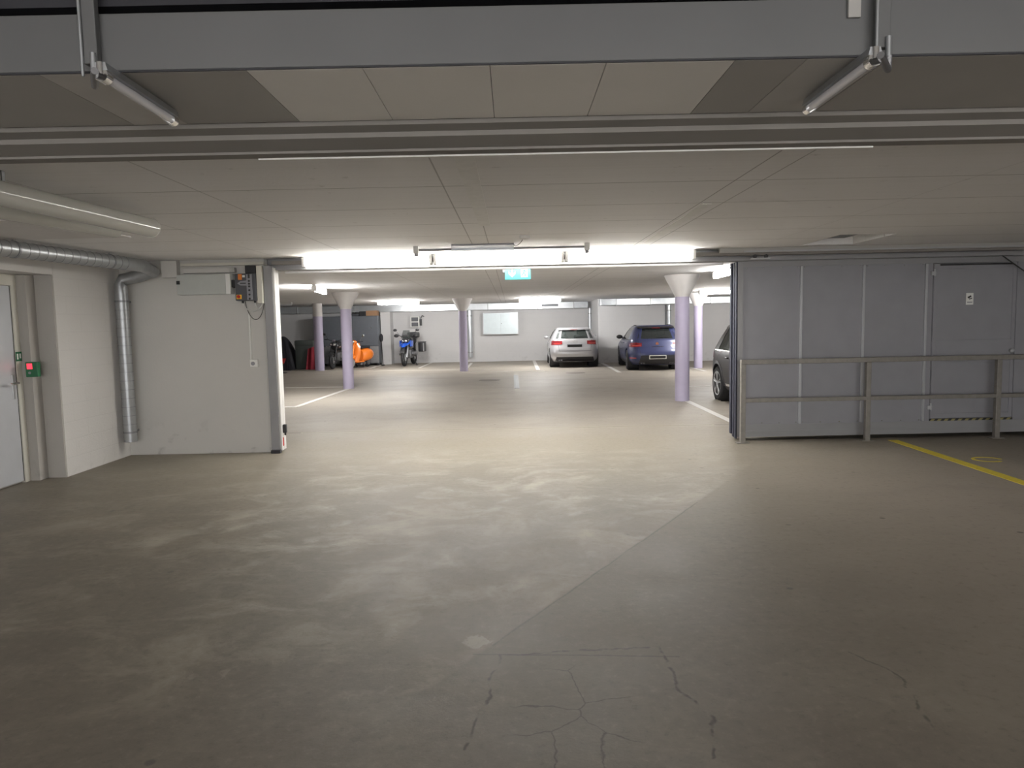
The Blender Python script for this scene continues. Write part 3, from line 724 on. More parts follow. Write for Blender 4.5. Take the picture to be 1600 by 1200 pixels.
for i in range(3):
    for f in (.02, .33, .66, .98):
        x = edges[i]+.03+(edges[i+1]-edges[i]-.06)*f
        sc_.cyl((x, YG+.008, ztp-.085), (x, YG+.016, ztp-.085), .006, n=8); sc_.cyl((x, YG+.008, zb+.18), (x, YG+.016, zb+.18), .006, n=8)
sc_.build('screws', 'chrome', g)
wx0, wx1 = gx(1455), gx(1585); wz0, wz1 = .245, 2.26
MB().box(bars[2]+.02, wx0, YG+.005, YG+.04, zb+.16, ztp-.07).box(wx0, wx1, YG+.005, YG+.04, zb+.16, wz0-.005).box(wx1+.01, gr-.07, YG+.01, YG+.04, zb+.16, ztp-.07).build('panel', 'gate', g)
dw = MB().box(wx0+.006, wx1-.006, YG-.002, YG+.045, wz0, wz1, bev=.003).build('wicket_door', 'gate', g)
b = MB(); f = .045
for (a0, a1, c0, c1) in ((wx0+.01, wx1-.01, wz1-.07, wz1-.005), (wx0+.01, wx1-.01, wz0+.005, wz0+.07), (wx0+.01, wx0+.055, wz0+.07, wz1-.07), (wx1-.055, wx1-.01, wz0+.07, wz1-.07), (wx0+.055, wx1-.055, .98, 1.27)):
    b.box(a0, a1, YG-.012, YG-.001, c0, c1, bev=.002)
b.build('door_rail', 'gate', dw)
for z in (at(1450, 428, YG).z, at(1450, 637, YG).z):
    MB().box(wx0-.035, wx0+.02, YG-.03, YG, z-.02, z+.03, bev=.003).cyl((wx0+.005, YG-.02, z-.03), (wx0+.005, YG-.02, z+.06), .012).build('hinge', 'gate_bar', g, True)
MB().sph((wx1-.06, YG-.045, 1.12), .03).cyl((wx1-.06, YG-.045, 1.12), (wx1-.06, YG, 1.12), .014).build('knob', 'gate_bar', dw, True)
b = MB(); b.box(wx0, wx1, YG-.016, YG, wz0-.03, wz0-.003); b.build('threshold_strip', 'black', g)
b = MB(); n = 12; L = (wx1-wx0)/n
for k in range(n):
    xx = wx0+k*L; b.prism([(xx, YG-.018, wz0-.03), (xx+L*.5, YG-.018, wz0-.03), (xx+L*.8, YG-.018, wz0-.003), (xx+L*.3, YG-.018, wz0-.003)], (0, .003, 0))
b.build('hazard_stripes', 'yellow_dull', g) if False else None
M['yellow_dull'] = mat('faded yellow tape', (.30, .27, .12), .7)
o = b.build('hazard_stripes', 'yellow_dull', g)
MB().box(wx0+.08, wx1-.08, YG-.03, YG-.012, wz1-.03, wz1-.01).build('door_closer', 'black', dw)
# sticker
p = at(1515, 467, YG-.003)
t = thing('camera_sticker', 'white sticker with black camera symbol on the gate wicket door', 'sticker', (p.x, YG-.004, p.z-.075))
MB().box(p.x-.047, p.x+.047, YG-.006, YG-.0025, p.z-.075, p.z+.075).build('sheet', 'white', t)
R45 = Matrix.Rotation(math.radians(-28), 3, 'Y')
MB().box(p.x-.028, p.x+.02, YG-.008, YG-.006, p.z+.015, p.z+.037, rot=R45).box(p.x+.006, p.x+.03, YG-.008, YG-.006, p.z+.0, p.z+.012, rot=R45).box(p.x-.006, p.x+.002, YG-.008, YG-.006, p.z-.01, p.z+.02).build('camera_symbol', 'black', t)
MB().box(p.x-.033, p.x+.033, YG-.008, YG-.006, p.z-.05, p.z-.036).build('caption', 'mid_grey', t)
# telescoped leaves behind
for i, (dy, px) in enumerate(((.09, 1146.5), (.19, 1142))):
    x = gx(px, 540, YG+dy)
    q = thing('sliding_gate', ('middle' if i == 0 else 'rear')+' gate leaf parked behind the front one, seen by its dark edge', 'gate', (x+2.2, YG+dy, 0))
    MB().box(x+.03, x+4.4, YG+dy, YG+dy+.05, .05, 2.33).build('panel', 'gate', q)
    MB().box(x-.002, x+.03, YG+dy-.012, YG+dy+.04, .04+.03*i, 2.33, bev=.004).build('edge_seal', 'navy_rubber', q)
    MB().box(x+.005, x+.03, YG+dy+.042, YG+dy+.075, .04+.03*i, 2.33, bev=.004).build('edge_seal', 'navy_rubber', q)
q = MB().box(gl-.022, gl-.001, YG-.002, YG+.05, .03, ztp, bev=.004).build('edge_seal', 'navy_rubber', g)
MB().cyl((gl+.02, YG+.02, 0), (gl+.02, YG+.05, 0.001), .04).b.free()
# top rail over the gate
t = thing('gate_rail', 'long steel running rail above the gate under the ceiling', 'rail', (3.0, 9.0, 2.38))
MB().box(-3.0, 9.2, 9.0, 9.095, 2.395, 2.44, bev=.003).build('rail', 'beam', t)
MB().box(2.6, 9.2, 8.93, 8.99, 2.42, H-.001, bev=.003).build('upper_rail', 'duct_dark', t)
MB().box(2.9, 9.2, 8.92, 8.94, 2.425, 2.44).build('lip', 'gate_bar', t)
p = at(1188, 393, 9.0)
for s in (-.07, .07): MB().cyl((p.x+s, 8.985, 2.375), (p.x+s, 9.0, 2.375), .025).build('roller', 'black', t, True)
MB().box(p.x-.12, p.x+.12, 8.98, 9.0, 2.34, 2.355).build('roller_plate', 'gate_bar', t)
MB().box(-2.98, 2.8, 9.46, 9.52, 2.315, 2.35, bev=.003).build('rear_rail', 'white_metal', t)
# oblique cable at right
a, c = at(1562, 396, 9.15), at(1625, 440, 9.15)
loop(a, c, .005, 'overhead_cable', 'cable', 'dark cable running obliquely over the gate at the right edge', .008)
# ------------------------------------------------------------------ railing in front of gate
YR = 9.08
t = thing('guard_rail', 'weathered square tube guard railing standing before the grey gate', 'railing', (5.0, YR, 0))
posts = [at(1160, 693, YR).x, at(1354, 688, YR).x, at(1556, 685, YR).x, at(1556, 685, YR).x+1.64]
zt_ = at(1160, 566, YR).z
s_ = .03
MB().box(posts[0]-s_, 9.0, YR-s_, YR+s_, zt_-.03, zt_+.03, bev=.004).build('top_rail', 'rail', t)
zm = at(1165, 626, YR).z
MB().box(posts[0]+s_, 9.0, YR-.022, YR+.022, zm-.025, zm+.025, bev=.004).build('middle_rail', 'rail', t)
for x in posts:
    q = MB().box(x-s_, x+s_, YR-s_, YR+s_, .01, zt_-.03, bev=.004).build('post', 'rail', t)
    MB().box(x-.08, x+.08, YR-.05, YR+.05, .0, .012, bev=.003).build('foot_plate', 'rail', q)

# ------------------------------------------------------------------ floor markings
def line(a, c, wd, m, label, z=.004):
    a, c = Vector((a[0], a[1], 0)), Vector((c[0], c[1], 0)); d = (c-a).normalized(); n = Vector((-d.y, d.x, 0))*wd/2
    b = MB().prism([(q.x, q.y, 0.0005) for q in (a-n, c-n, c+n, a+n)], (0, 0, z))
    return tag(b.build('painted_line', m), label, 'floor marking')
ya, yb = atz(1395, 688), atz(1600, 755)
line(ya, ya+(yb-ya)*1.9, .12, 'yellow', 'yellow line painted on the floor in front of the railing')
yc = atz(1543, 718)
b = MB(); pts = [(yc.x+.16*math.cos(2*PI*k/24), yc.y+.14*math.sin(2*PI*k/24)) for k in range(25)]
for a, c in zip(pts[:20], pts[1:21]):
    b.prism([(a[0], a[1], .0005), (c[0], c[1], .0005), (yc.x+(c[0]-yc.x)*.8, yc.y+(c[1]-yc.y)*.8, .0005), (yc.x+(a[0]-yc.x)*.8, yc.y+(a[1]-yc.y)*.8, .0005)], (0, 0, .003))
tag(b.build('painted_ring', 'yellow'), 'faint yellow ring painted on the floor beside the yellow line', 'floor marking')
lw = 'line_white'
F_ = atz
line(F_(444, 636), F_(464, 636), .12, lw, 'short white line on the hall floor just past the left gate post')
line(F_(462, 636), F_(552, 605), .12, lw, 'oblique white bay line leading to the left flared column')
line(F_(446, 606), F_(556, 604.5), .08, lw, 'thin white cross line beside the foot of the left flared column')
line(F_(440, 580), F_(716, 578), .08, lw, 'long white cross line before the parked motorcycles')
line(F_(722, 581.5), F_(852, 580), .08, lw, 'white cross line from the middle lilac column toward the silver car')
line(F_(655, 575), F_(676, 566), .10, lw, 'white bay line right of the blue motorcycle')
line(F_(578, 575.5), F_(594, 571.2), .10, lw, 'white bay line between the orange scooter and the blue motorcycle')
line(F_(726, 579), F_(737, 567), .10, lw, 'white bay line behind the middle lilac column')
line(F_(841, 578), F_(834, 563), .13, lw, 'white bay line left of the silver car')
line(F_(968, 582), F_(938, 566), .13, lw, 'white bay line between the silver and the blue car')
line(F_(1072, 626), F_(1150, 662), .12, lw, 'long white line from the right flared column toward the gate')
line(F_(1076, 604), F_(1110, 603), .08, lw, 'short white line between the right flared column and the dark car')
line(F_(1078, 574), F_(1102, 580), .10, lw, 'white bay line beside the foot of the farther right column')

# drain and manholes
da = atz(803.5, 607); db = atz(812, 586)
t = thing('floor_drain', 'narrow metal drain grate set in the hall floor', 'drain', (da.x+.07, (da.y+db.y)/2, 0))
dx0 = da.x; 
MB().box(dx0, dx0+.13, da.y, db.y, .0, .006).build('channel', 'drain', t)
MB().box(dx0+.03, dx0+.05, da.y+.05, db.y-.05, .005, .009).box(dx0+.08, dx0+.10, da.y+.05, db.y-.05, .005, .009).build('slot', 'grate', t)
for px, py, lab in ((765, 594, 'round iron manhole cover left of the drain grate'), (899, 582.5, 'round iron manhole cover behind the silver car')):
    p = atz(px, py); tag(MB().lathe([(0, .006), (.30, .006), (.31, .0)], (p.x, p.y, 0), n=32, cap=False).build('manhole_cover', 'manhole'), lab, 'manhole cover')

# ------------------------------------------------------------------ columns
def column(x, y, label):
    t = thing('flared_column', label, 'column', (x, y, 0), group='lilac columns')
    MB().lathe([(.14, 0), (.14, 2.055)], (x, y, 0), n=36, cap=True).build('shaft', 'shaft', t, True)
    MB().lathe([(.142, 2.055), (.142, 2.07), (.34, H-.03), (.345, H-.001)], (x, y, 0), n=36, cap=True).build('capital', 'capital', t, True)
    return t
c1 = column(-4.28, 18.41, 'lilac column with pale flared top, nearest on the left')
dup(c1, (3.36, 14.08, 0), 'lilac column with pale flared top before the blue car')
dup(c1, (-1.68, 24.35, 0), 'slim lilac column with flared top left of the steel wall cabinet')
dup(c1, (6.16, 23.59, 0), 'brightly lit lilac column just beyond the one before the blue car')
t = thing('column', 'straight lilac column without flare in the dark left corner', 'column', (-7.17, 26.35, 0))
MB().lathe([(.17, 0), (.17, 2.0)], (-7.17, 26.35, 0), n=32, cap=True).build('shaft', 'shaft', t, True)
MB().lathe([(.172, 2.0), (.172, H-.001)], (-7.17, 26.35, 0), n=32, cap=True).build('top', 'capital', t, True)

# ------------------------------------------------------------------ far wall fittings
def duct_run(x0, x1, y0, y1, z0, z1, name, label, seams):
    t = thing(name, label, 'duct', ((x0+x1)/2, (y0+y1)/2, z0))
    MB().box(x0, x1, y0, y1, z0, z1, bev=.01).build('duct_body', 'galv2', t)
    for x in seams: MB().box(x-.02, x+.02, y0-.02, y1, z0-.02, z1, bev=.004).build('flange', 'galv', t)
    return t
t = duct_run(-12, 3.2, 29.95, 30.34, H-.29, H-.02, 'ventilation_duct', 'galvanised duct along the top of the far wall, left part', (-9, -6.6, -4.3, -3.4, -1, 1.1, 2.6))
MB().box(1.25, 1.95, 29.94, 29.951, H-.2, H-.10).build('vent_grille', 'grate', t)
duct_run(3.4, 13, 27.3, 27.69, H-.26, H-.02, 'ventilation_duct', 'galvanised duct along the top of the far wall, right part', (4, 5.3, 7.6, 9.4))
def vpipe(px, Y, z0, z1, label, r=.07):
    x = at(px, 510, Y).x
    t = thing('vertical_duct', label, 'pipe', (x, Y, z0))
    MB().cyl((x, Y, z0), (x, Y, z1), r, n=20).build('pipe', 'galv2', t, True)
    MB().cyl((x, Y, z1-.25), (x, Y, z1-.2), r+.015, n=20).cyl((x, Y, z0+.2), (x, Y, z0+.24), r+.015, n=20).build('clamp', 'galv', t, True)
vpipe(734, 30.2, .2, 2.18, 'galvanised pipe dropping down the wall behind the middle column', .10)
vpipe(922, 30.1, .2, 2.18, 'galvanised pipe dropping behind the silver car')
vpipe(1045.5, 27.55, .3, 2.2, 'galvanised pipe dropping behind the blue car')
# steel wall cabinet
Yc = 30.05
x0, x1, z0, z1 = wb(755, 488, 809, 523, Yc)
t = thing('wall_cabinet', 'wide galvanised two-door cabinet hung on the far wall', 'cabinet', ((x0+x1)/2, 30.3, z0))
MB().box(x0, x1, Yc, 30.349, z0, z1, bev=.01).build('body', 'galv2', t)
M['cab_door'] = mat('satin steel door', (.60, .67, .70), .4, .4, noise=.06)
for a0, a1 in ((x0+.03, (x0+x1)/2-.005), ((x0+x1)/2+.005, x1-.03)):
    dd = MB().box(a0, a1, Yc-.02, Yc, z0+.03, z1-.03, bev=.006).build('door', 'cab_door', t)
MB().cyl(((x0+x1)/2+.04, Yc-.04, (z0+z1)/2), ((x0+x1)/2+.04, Yc-.02, (z0+z1)/2), .015).build('lock', 'black', dd, True)
# charger unit
Yc = 30.2
x0, x1, z0, z1 = wb(641, 494, 655, 512, Yc)
t = thing('wall_unit', 'white wall unit with two dark windows above the blue motorcycle', 'wall unit', ((x0+x1)/2, 30.3, z0))
MB().box(x0, x1, Yc, 30.349, z0, z1, bev=.02).build('case', 'white', t)
hm = (z0+z1)/2
for a0, a1 in ((hm+.02, z1-.05), (z0+.05, hm-.02)):
    MB().box(x0+.06, x1-.05, Yc-.012, Yc, a0, a1, bev=.005).build('window', 'dark_grey', t)
MB().box(x1+.005, x1+.09, Yc+.03, 30.349, z0+.08, z1-.12, bev=.01).build('plug_box', 'black', t)
MB().tube([(x1+.05, Yc+.05, z1-.1), (x1+.12, Yc+.02, z1+.02), (x1+.2, Yc+.02, z1-.02)], .02).build('cable', 'cable', t, True)
# locker
Yc = 29.15
x0, x1, z0, z1 = wb(500, 492, 590, 572, Yc); xr = at(603, 540, Yc).x
xr = at(592, 540, Yc).x
t = thing('steel_locker', 'tall dark blue-grey steel locker behind the orange scooter', 'locker', ((x0+xr)/2, 29.5, 0))
xm = x0+(xr-x0)*.42
MB().box(x0, xr, Yc+.03, 29.9, .08, 2.03, bev=.01).build('body', 'locker', t)
for a0, a1 in ((x0+.02, xm-.01), (xm+.01, xr-.02)):
    MB().box(a0, a1, Yc, Yc+.03, .82, 2.0, bev=.008).build('upper_door', 'locker', t)
    MB().box(a0, a1, Yc+.005, Yc+.03, .10, .78, bev=.008).build('lower_door', 'galv', t)
MB().cyl((xr-.3, Yc-.02, 1.55), (xr-.3, Yc, 1.55), .025).build('handle', 'chrome', t, True)
for sx in (x0+.06, xr-.06):
    MB().box(sx-.03, sx+.03, Yc+.06, 29.85, 0, .08).build('foot', 'black', t)
sbox('wall_pier', 'wall_far', xr+.02, xr+.42, 29.6, 30.35, 0, H-.3)
x_, x2, z_, z2 = wb(572, 484, 590, 492, Yc+.1)
t = tag(MB().box(x_, x2-.02, Yc+.08, Yc+.5, 2.031, 2.24, bev=.008).build('cardboard_box', 'cardboard'), 'brown cardboard box lying on top of the locker, right end', 'box')
tag(MB().box(x_-.28, x_-.02, Yc+.1, Yc+.45, 2.031, 2.22, bev=.01).build('storage_box', 'black'), 'black box on top of the locker beside the cardboard box', 'box')
tag(MB().box(x_-.95, x_-.31, Yc+.1, Yc+.4, 2.031, 2.12, bev=.02).build('flat_bundle', 'dark_grey'), 'flat dark bundle lying on top of the locker', 'bundle')
# pole leaning, cable
a, c = at(595, 528, 28.85), at(598.5, 570, 28.75)
t = thing('broom', 'dark long-handled broom leaning by the locker corner', 'broom', (c.x, 28.75, 0))
MB().cyl((c.x, 28.75, .03), (a.x, 28.95, a.z), .02, n=10).build('handle', 'black', t, True)
MB().sph((a.x, 28.95, a.z+.0), .13, (.6, .5, 1.3)).build('head', 'tarp', t, True)
MB().box(c.x-.06, c.x+.06, 28.71, 28.80, 0, .05, bev=.01).build('foot', 'black', t)
pts = [at(600, 493, 30.28), at(600.5, 525, 30.28), at(602, 543, 30.28), at(606, 540, 30.28), at(608, 546, 30.2), at(614, 543, 30.1)]
tag(MB().tube(pts, .012, 8).build('wall_cable', 'cable', smooth=True), 'thin dark cable hanging on the far wall left of the blue motorcycle', 'cable')
p = at(601, 492, 30.3)
tag(MB().cyl((p.x-.05, 30.28, p.z), (p.x-.05, 30.349, p.z), .11).build('junction_box', 'white', smooth=True), 'round white junction box high on the far wall near the locker', 'box')

# ------------------------------------------------------------------ cars
def lerp_keys(keys, z):
    if z <= keys[0][0]: return keys[0][1:]
    for a, c in zip(keys, keys[1:]):
        if z <= c[0]:
            t = (z-a[0])/(c[0]-a[0]); t_ = t
            return tuple(p+(q-p)*t_ for p, q in zip(a[1:], c[1:]))
    return keys[-1][1:]
def wheel(parent, x, y, r, side, rim, n=5, wdt=.21):
    # axle along x; built in car-local coordinates
    s = side
    t = MB().lathe([(r*.66, -wdt/2), (r*.9, -wdt/2), (r*.985, -wdt*.36), (r, -wdt*.15), (r, wdt*.15), (r*.985, wdt*.36), (r*.9, wdt/2), (r*.66, wdt/2)], (x, y, r), 'X', 40, cap=True).build('wheel', 'tyre', parent, True)
    q = MB().lathe([(r*.68, s*(wdt/2-.01)), (r*.70, s*(wdt/2+.006)), (r*.62, s*(wdt/2)), (r*.60, s*(wdt/2-.05))], (x, y, r), 'X', 36)
    for k in range(n):
        a = 2*PI*k/n+.3
        for da in (-.13, .13):
            ca, sa = math.cos(a+da), math.sin(a+da)
            p0 = Vector((x+s*(wdt/2-.012), y+.05*ca, r+.05*sa)); p1 = Vector((x+s*(wdt/2+.0), y+r*.64*ca, r+r*.64*sa))
            q.cyl(p0, p1, .016, .013, 8)
    q.cyl((x+s*(wdt/2-.02), y, r), (x+s*(wdt/2+.004), y, r), .055, n=16)
    q.build('rim', rim, t, True)
    MB().cyl((x+s*(wdt/2-.045), y, r), (x+s*(wdt/2-.03), y, r), r*.6, n=24).build('brake_disc', 'alloy_dark', t, True)
    return t

def car(name, label, loc, rz, paint, keys, belt, roof, wheels, R, NN=6.5, spec=None, rim='alloy', glass='glass_clear'):
    """local coordinates: y is forward, rear bumper near y=0. keys: z, halfwidth, y_rear, y_front"""
    t = thing(name, label, 'car', loc, rz, local=True)
    S = spec
    def prm(z): return lerp_keys(keys, z)
    def rear(x, z, off=0):
        w_, yr_, yf_ = prm(z); b_ = (yf_-yr_)/2; u = min(.9995, abs(x)/w_)
        return Vector((x, yr_+b_-b_*(1-u**NN)**(1/NN)-off, z))
    def frontp(x, z, off=0):
        w_, yr_, yf_ = prm(z); b_ = (yf_-yr_)/2; u = min(.9995, abs(x)/w_)
        return Vector((x, yr_+b_+b_*(1-u**NN)**(1/NN)+off, z))
    def side(y, z, s, off=0):
        w_, yr_, yf_ = prm(z); b_ = (yf_-yr_)/2; u = min(.9995, abs(y-yr_-b_)/b_)
        return Vector((s*(w_*(1-u**NN)**(1/NN)+off), y, z))
    def ring(z, N=96, shrink=0):
        w_, yr_, yf_ = prm(z); b_ = (yf_-yr_)/2; out = []
        for k in range(N):
            a = 2*PI*k/N; ca, sa = math.cos(a), math.sin(a); e = 2/NN
            out.append(Vector(((w_-shrink)*math.copysign(abs(ca)**e, ca), yr_+b_+(b_-shrink)*math.copysign(abs(sa)**e, sa), z)))
        return out
    zs = [keys[0][0]]; 
    nz = 16
    lowz = [keys[0][0]+(belt-keys[0][0])*k/nz for k in range(nz+1)]
    b = MB(); b.loft([ring(z) for z in lowz])
    body = b.build('body', paint, t, True)
    # wheel arches by boolean, baked
    cut = MB()
    for wy in wheels:
        for s in (-1, 1): cut.cyl((s*.50, wy, R), (s*1.3, wy, R), R*1.15, n=40)
    cm = bpy.data.meshes.new('tmp'); bmesh.ops.recalc_face_normals(cut.b, faces=cut.b.faces); cut.b.to_mesh(cm); cut.b.free()
    cobj = bpy.data.objects.new('tmp', cm); COL.objects.link(cobj)
    # evaluate in local space
    pr = body.parent; body.parent = None
    md = body.modifiers.new('b', 'BOOLEAN'); md.operation = 'DIFFERENCE'; md.object = cobj; md.solver = 'EXACT'
    bpy.context.view_layer.update(); dg = bpy.context.evaluated_depsgraph_get()
    nm = bpy.data.meshes.new_from_object(body.evaluated_get(dg)); body.modifiers.clear(); body.data = nm; nm.name = 'body'
    nm.materials.clear(); nm.materials.append(M[paint])
    for p in nm.polygons: p.use_smooth = True
    try: nm.set_sharp_from_angle(angle=math.radians(35))
    except Exception: pass
    body.parent = pr; bpy.data.objects.remove(cobj)
    # greenhouse frame: vertices rings from belt to roof
    gz = [belt+(roof-.09-belt)*k/8 for k in range(9)]
    def patch(fn, u0, u1, z0, z1, nm_, m_, par, nu=12, nv=6, th=None, d=(0, .012, 0)):
        return MB().grid(lambda u, v: fn(u0+(u1-u0)*u, z0+(z1-z0)*v), nu, nv, d).build(nm_, m_, par, True)
    zr0, zr1 = belt-.01, roof-.07
    def xin(z): return prm(z)[0]
    # roof: cap over the top keys
    rz_ = [roof-.08, roof-.045, roof-.018, roof-.004]
    rg = [ring(z) for z in rz_]
    w_, yr_, yf_ = prm(roof-.004); cy = (yr_+yf_)/2
    rg.append([Vector((p.x*.5, cy+(p.y-cy)*.5, roof)) for p in rg[-1]])
    rf = MB(); rf.loft(rg); rf.build('roof', paint, t, True)
    # pillars: strips of the greenhouse surface near its corners and mid
    def pillar(fn, a, c, nm_='pillar', m_=paint):
        b = MB(); b.grid(lambda u, v: fn(u, zr0+(zr1-zr0)*v, a, c), 4, 8); return b
    def strip_side(y_of, s, wd0, wd1):
        return MB().grid(lambda u, v: side(y_of(v)-(wd0+(wd1-wd0)*v)*(.5-u), zr0+(zr1-zr0)*v, s, .002), 4, 10, (-s*.03, 0, 0))
    for s in (-1, 1):
        # rear corner pillar: on rear face outer part + on side rear part
        cw = S.get('cp', .26)
        def ysr(v, extra=0): return prm(zr0+(zr1-zr0)*v)[1]
        MB().grid(lambda u, v: side(ysr(v)+.012+cw*(1-.35*v)*u, zr0+(zr1-zr0)*v, s, .002), 5, 10, (-s*.03, 0, 0)).build('rear_pillar', paint, t, True)
        MB().grid(lambda u, v: rear(s*prm(zr0+(zr1-zr0)*v)[0]*(.915+.08*u), zr0+(zr1-zr0)*v, .002), 5, 10, (0, .03, 0)).build('rear_pillar', paint, t, True)
        def ysf(v): return prm(zr0+(zr1-zr0)*v)[2]
        MB().grid(lambda u, v: side(ysf(v)-.012-.09*u, zr0+(zr1-zr0)*v, s, .002), 4, 10, (-s*.03, 0, 0)).build('front_pillar', paint, t, True)
        MB().grid(lambda u, v: frontp(s*prm(zr0+(zr1-zr0)*v)[0]*(.93+.065*u), zr0+(zr1-zr0)*v, .002), 4, 10, (0, -.03, 0)).build('front_pillar', paint, t, True)
        bp = S.get('bp', 2.0)
        MB().grid(lambda u, v: side(bp-.04+.08*u-.03*v, zr0+(zr1-zr0)*v, s, .003), 3, 8, (-s*.03, 0, 0)).build('door_pillar', 'black', t, True)
        # side windows
        MB().grid(lambda u, v: side(ysr(v)+.012+cw*(1-.35*v)+(bp-.04-.03*v-(ysr(v)+.012+cw*(1-.35*v)))*u, zr0+(zr1-zr0)*v, s, -.004), 10, 8, (-s*.006, 0, 0)).build('rear_side_window', glass, t, True)
        MB().grid(lambda u, v: side(bp+.04-.03*v+(ysf(v)-.10-(bp+.04-.03*v))*u, zr0+(zr1-zr0)*v, s, -.004), 10, 8, (-s*.006, 0, 0)).build('front_side_window', glass, t, True)
        # chrome/black belt trim
        MB().grid(lambda u, v: side(ysr(0)+cw+.05+(ysf(0)-.25-ysr(0)-cw)*u, belt-.012+.022*v, s, .005), 16, 1, (-s*.012, 0, 0)).build('window_trim', S.get('trim', 'chrome'), t, True)
        # door handles and mirror
        for hy in S.get('handles', (1.55, 2.5)):
            hp = side(hy, belt-.13, s, .012); MB().box(hp.x-.012, hp.x+.012, hy-.09, hy+.09, hp.z-.014, hp.z+.014, bev=.006).build('door_handle', paint, t, True)
        my = ysf(0)-.42; mp = side(my, belt+.03, s, .10)
        mm = MB().sph((mp.x+s*.03, my, belt+.05), .1, (1.15, .75, .72), 16); mm.box(min(mp.x-s*.11, mp.x), max(mp.x-s*.11, mp.x), my-.02, my+.02, belt+.0, belt+.03); mm.build('wing_mirror', S.get('mirror', paint), t, True)
        # door seams
        for sy in (bp, ysf(0)-.35):
            MB().grid(lambda u, v: side(sy-.004+.008*u, .35+(belt-.05-.35)*v, s, .0015), 1, 10, (-s*.004, 0, 0)).build('door_gap', 'black', t)
        # sill
        MB().grid(lambda u, v: side(wheels[0]+R*1.25+(wheels[1]-wheels[0]-2.5*R)*u, keys[0][0]+(.14)*v, s, .006), 12, 3, (-s*.01, 0, 0)).build('sill', S.get('sill', 'black'), t, True)
        # arch liner, dark
        for wy in wheels:
            MB().lathe([(R*1.14, s*.52), (R*1.14, s*(S['wh']-.03))], (0, wy, R), 'X', 40).build('wheel_arch_liner', 'black', t, True)
    # rear and front glass
    MB().grid(lambda u, v: rear((2*u-1)*.915*prm(zr0+.0+(zr1-zr0)*(S.get('rg', .08)+(1-S.get('rg', .08)-.10)*v))[0], zr0+(zr1-zr0)*(S.get('rg', .08)+(1-S.get('rg', .08)-.10)*v), -.004), 20, 8, (0, .006, 0)).build('rear_window', S.get('rglass', glass), t, True)
    MB().grid(lambda u, v: rear((2*u-1)*.88*prm(zr0+(zr1-zr0)*(-.02+S.get('rg', .08)*v))[0], zr0+(zr1-zr0)*(-.02+(S.get('rg', .08)+.02)*v), .002), 16, 2, (0, .02, 0)).build('tailgate_shelf', paint, t, True)
    MB().grid(lambda u, v: frontp((2*u-1)*.93*prm(zr0+(zr1-zr0)*v)[0], zr0+(zr1-zr0)*v, -.004), 20, 8, (0, -.006, 0)).build('windscreen', glass, t, True)
    # spoiler
    zsp = roof-.085
    wS = prm(zsp)[0]
    MB().grid(lambda u, v: rear((2*u-1)*wS*.9, zsp+.05*v, .03-.035*v+S.get('sp', .05)), 16, 3, (0, .10, .01)).build('spoiler', S.get('spoil', paint), t, True)
    MB().grid(lambda u, v: rear((2*u-1)*wS*.18, zsp-.005+.014*v, .035+S.get('sp', .05)), 6, 1, (0, .012, 0)).build('brake_light', 'tail', t)
    for s in (-1, 1):
        if S.get('rails'):
            yy0, yy1 = prm(roof-.05)[1]+.35, prm(roof-.05)[2]-.3
            pts = [side(yy0+(yy1-yy0)*k/10, roof-.03, s, -.06)+Vector((0, 0, .035*min(1, 4*min(k, 10-k)/10*1.2)+.0)) for k in range(11)]
            MB().tube(pts, .014, 8).build('roof_rail', S['rails'], t, True)
    # lights
    z0, z1 = S['tl']
    for s in (-1, 1):
        tl_ = MB().grid(lambda u, v: rear(s*prm(z0)[0]*(S['tlx']+(.985-S['tlx'])*u), z0+(.035*(1-u) if True else 0)+(z1-z0-(.05*(1-u)))*v, .006), 10, 4, (0, .02, 0)).build('tail_lamp', 'tail', t, True)
        MB().grid(lambda u, v: rear(s*prm(z0)[0]*(S['tlx']+.05+(.93-S['tlx']-.05)*u), z0+.05+(z1-z0)*.16*v, .010), 8, 2, (0, .01, 0)).build('light_segment', 'tail_bright', tl_, True)
        sd = MB().grid(lambda u, v: side(prm((z0+z1)/2)[1]+.06+S.get('tls', .22)*u, z0+.02+(z1-z0-.02-.02*u)*v, s, .006), 8, 3, (-s*.02, 0, 0)).build('tail_lamp', 'tail', t, True)
        MB().grid(lambda u, v: frontp(s*prm(.68)[0]*(.6+.36*u), .62+.12*v, .004), 8, 3, (0, -.02, 0)).build('headlamp', 'glass_dark', t, True)
    MB().grid(lambda u, v: frontp((2*u-1)*prm(.5)[0]*.45, .35+.33*v, .004), 10, 4, (0, -.02, 0)).build('grille', 'black', t, True)
    # tailgate seam
    zg0, zg1 = S['gate']
    for s in (-1, 1):
        MB().grid(lambda u, v: rear(s*prm(zg1)[0]*(S.get('gx', .74)+.01*u+.06*v), zg0+(zg1-zg0)*v, .0015), 1, 8, (0, .005, 0)).build('tailgate_gap', 'black', t)
    MB().grid(lambda u, v: rear((2*u-1)*prm(zg0)[0]*S.get('gx', .74), zg0-.004+.008*v, .0015), 14, 1, (0, .005, 0)).build('tailgate_gap', 'black', t)
    # bumper diffuser
    d0, d1, dwf = S['diff']
    MB().grid(lambda u, v: rear((2*u-1)*prm(d0)[0]*(dwf-.06*v), d0+(d1-d0)*v, .008), 18, 4, (0, .02, 0)).build('diffuser', 'black', t, True)
    for ex in S['exh']:
        q = rear(ex, d0+.05, .03); MB().cyl(q, q+Vector((0, .12, 0)), .033, n=14).build('exhaust_tip', 'alloy_dark', t, True)
    # number plate
    pz = S['plate']; q = rear(0, pz, .012)
    pl = MB().box(-.27, .27, q.y-.012, q.y+.02, pz-.06, pz+.06, bev=.004).build('number_plate', S.get('pf', 'plate'), t)
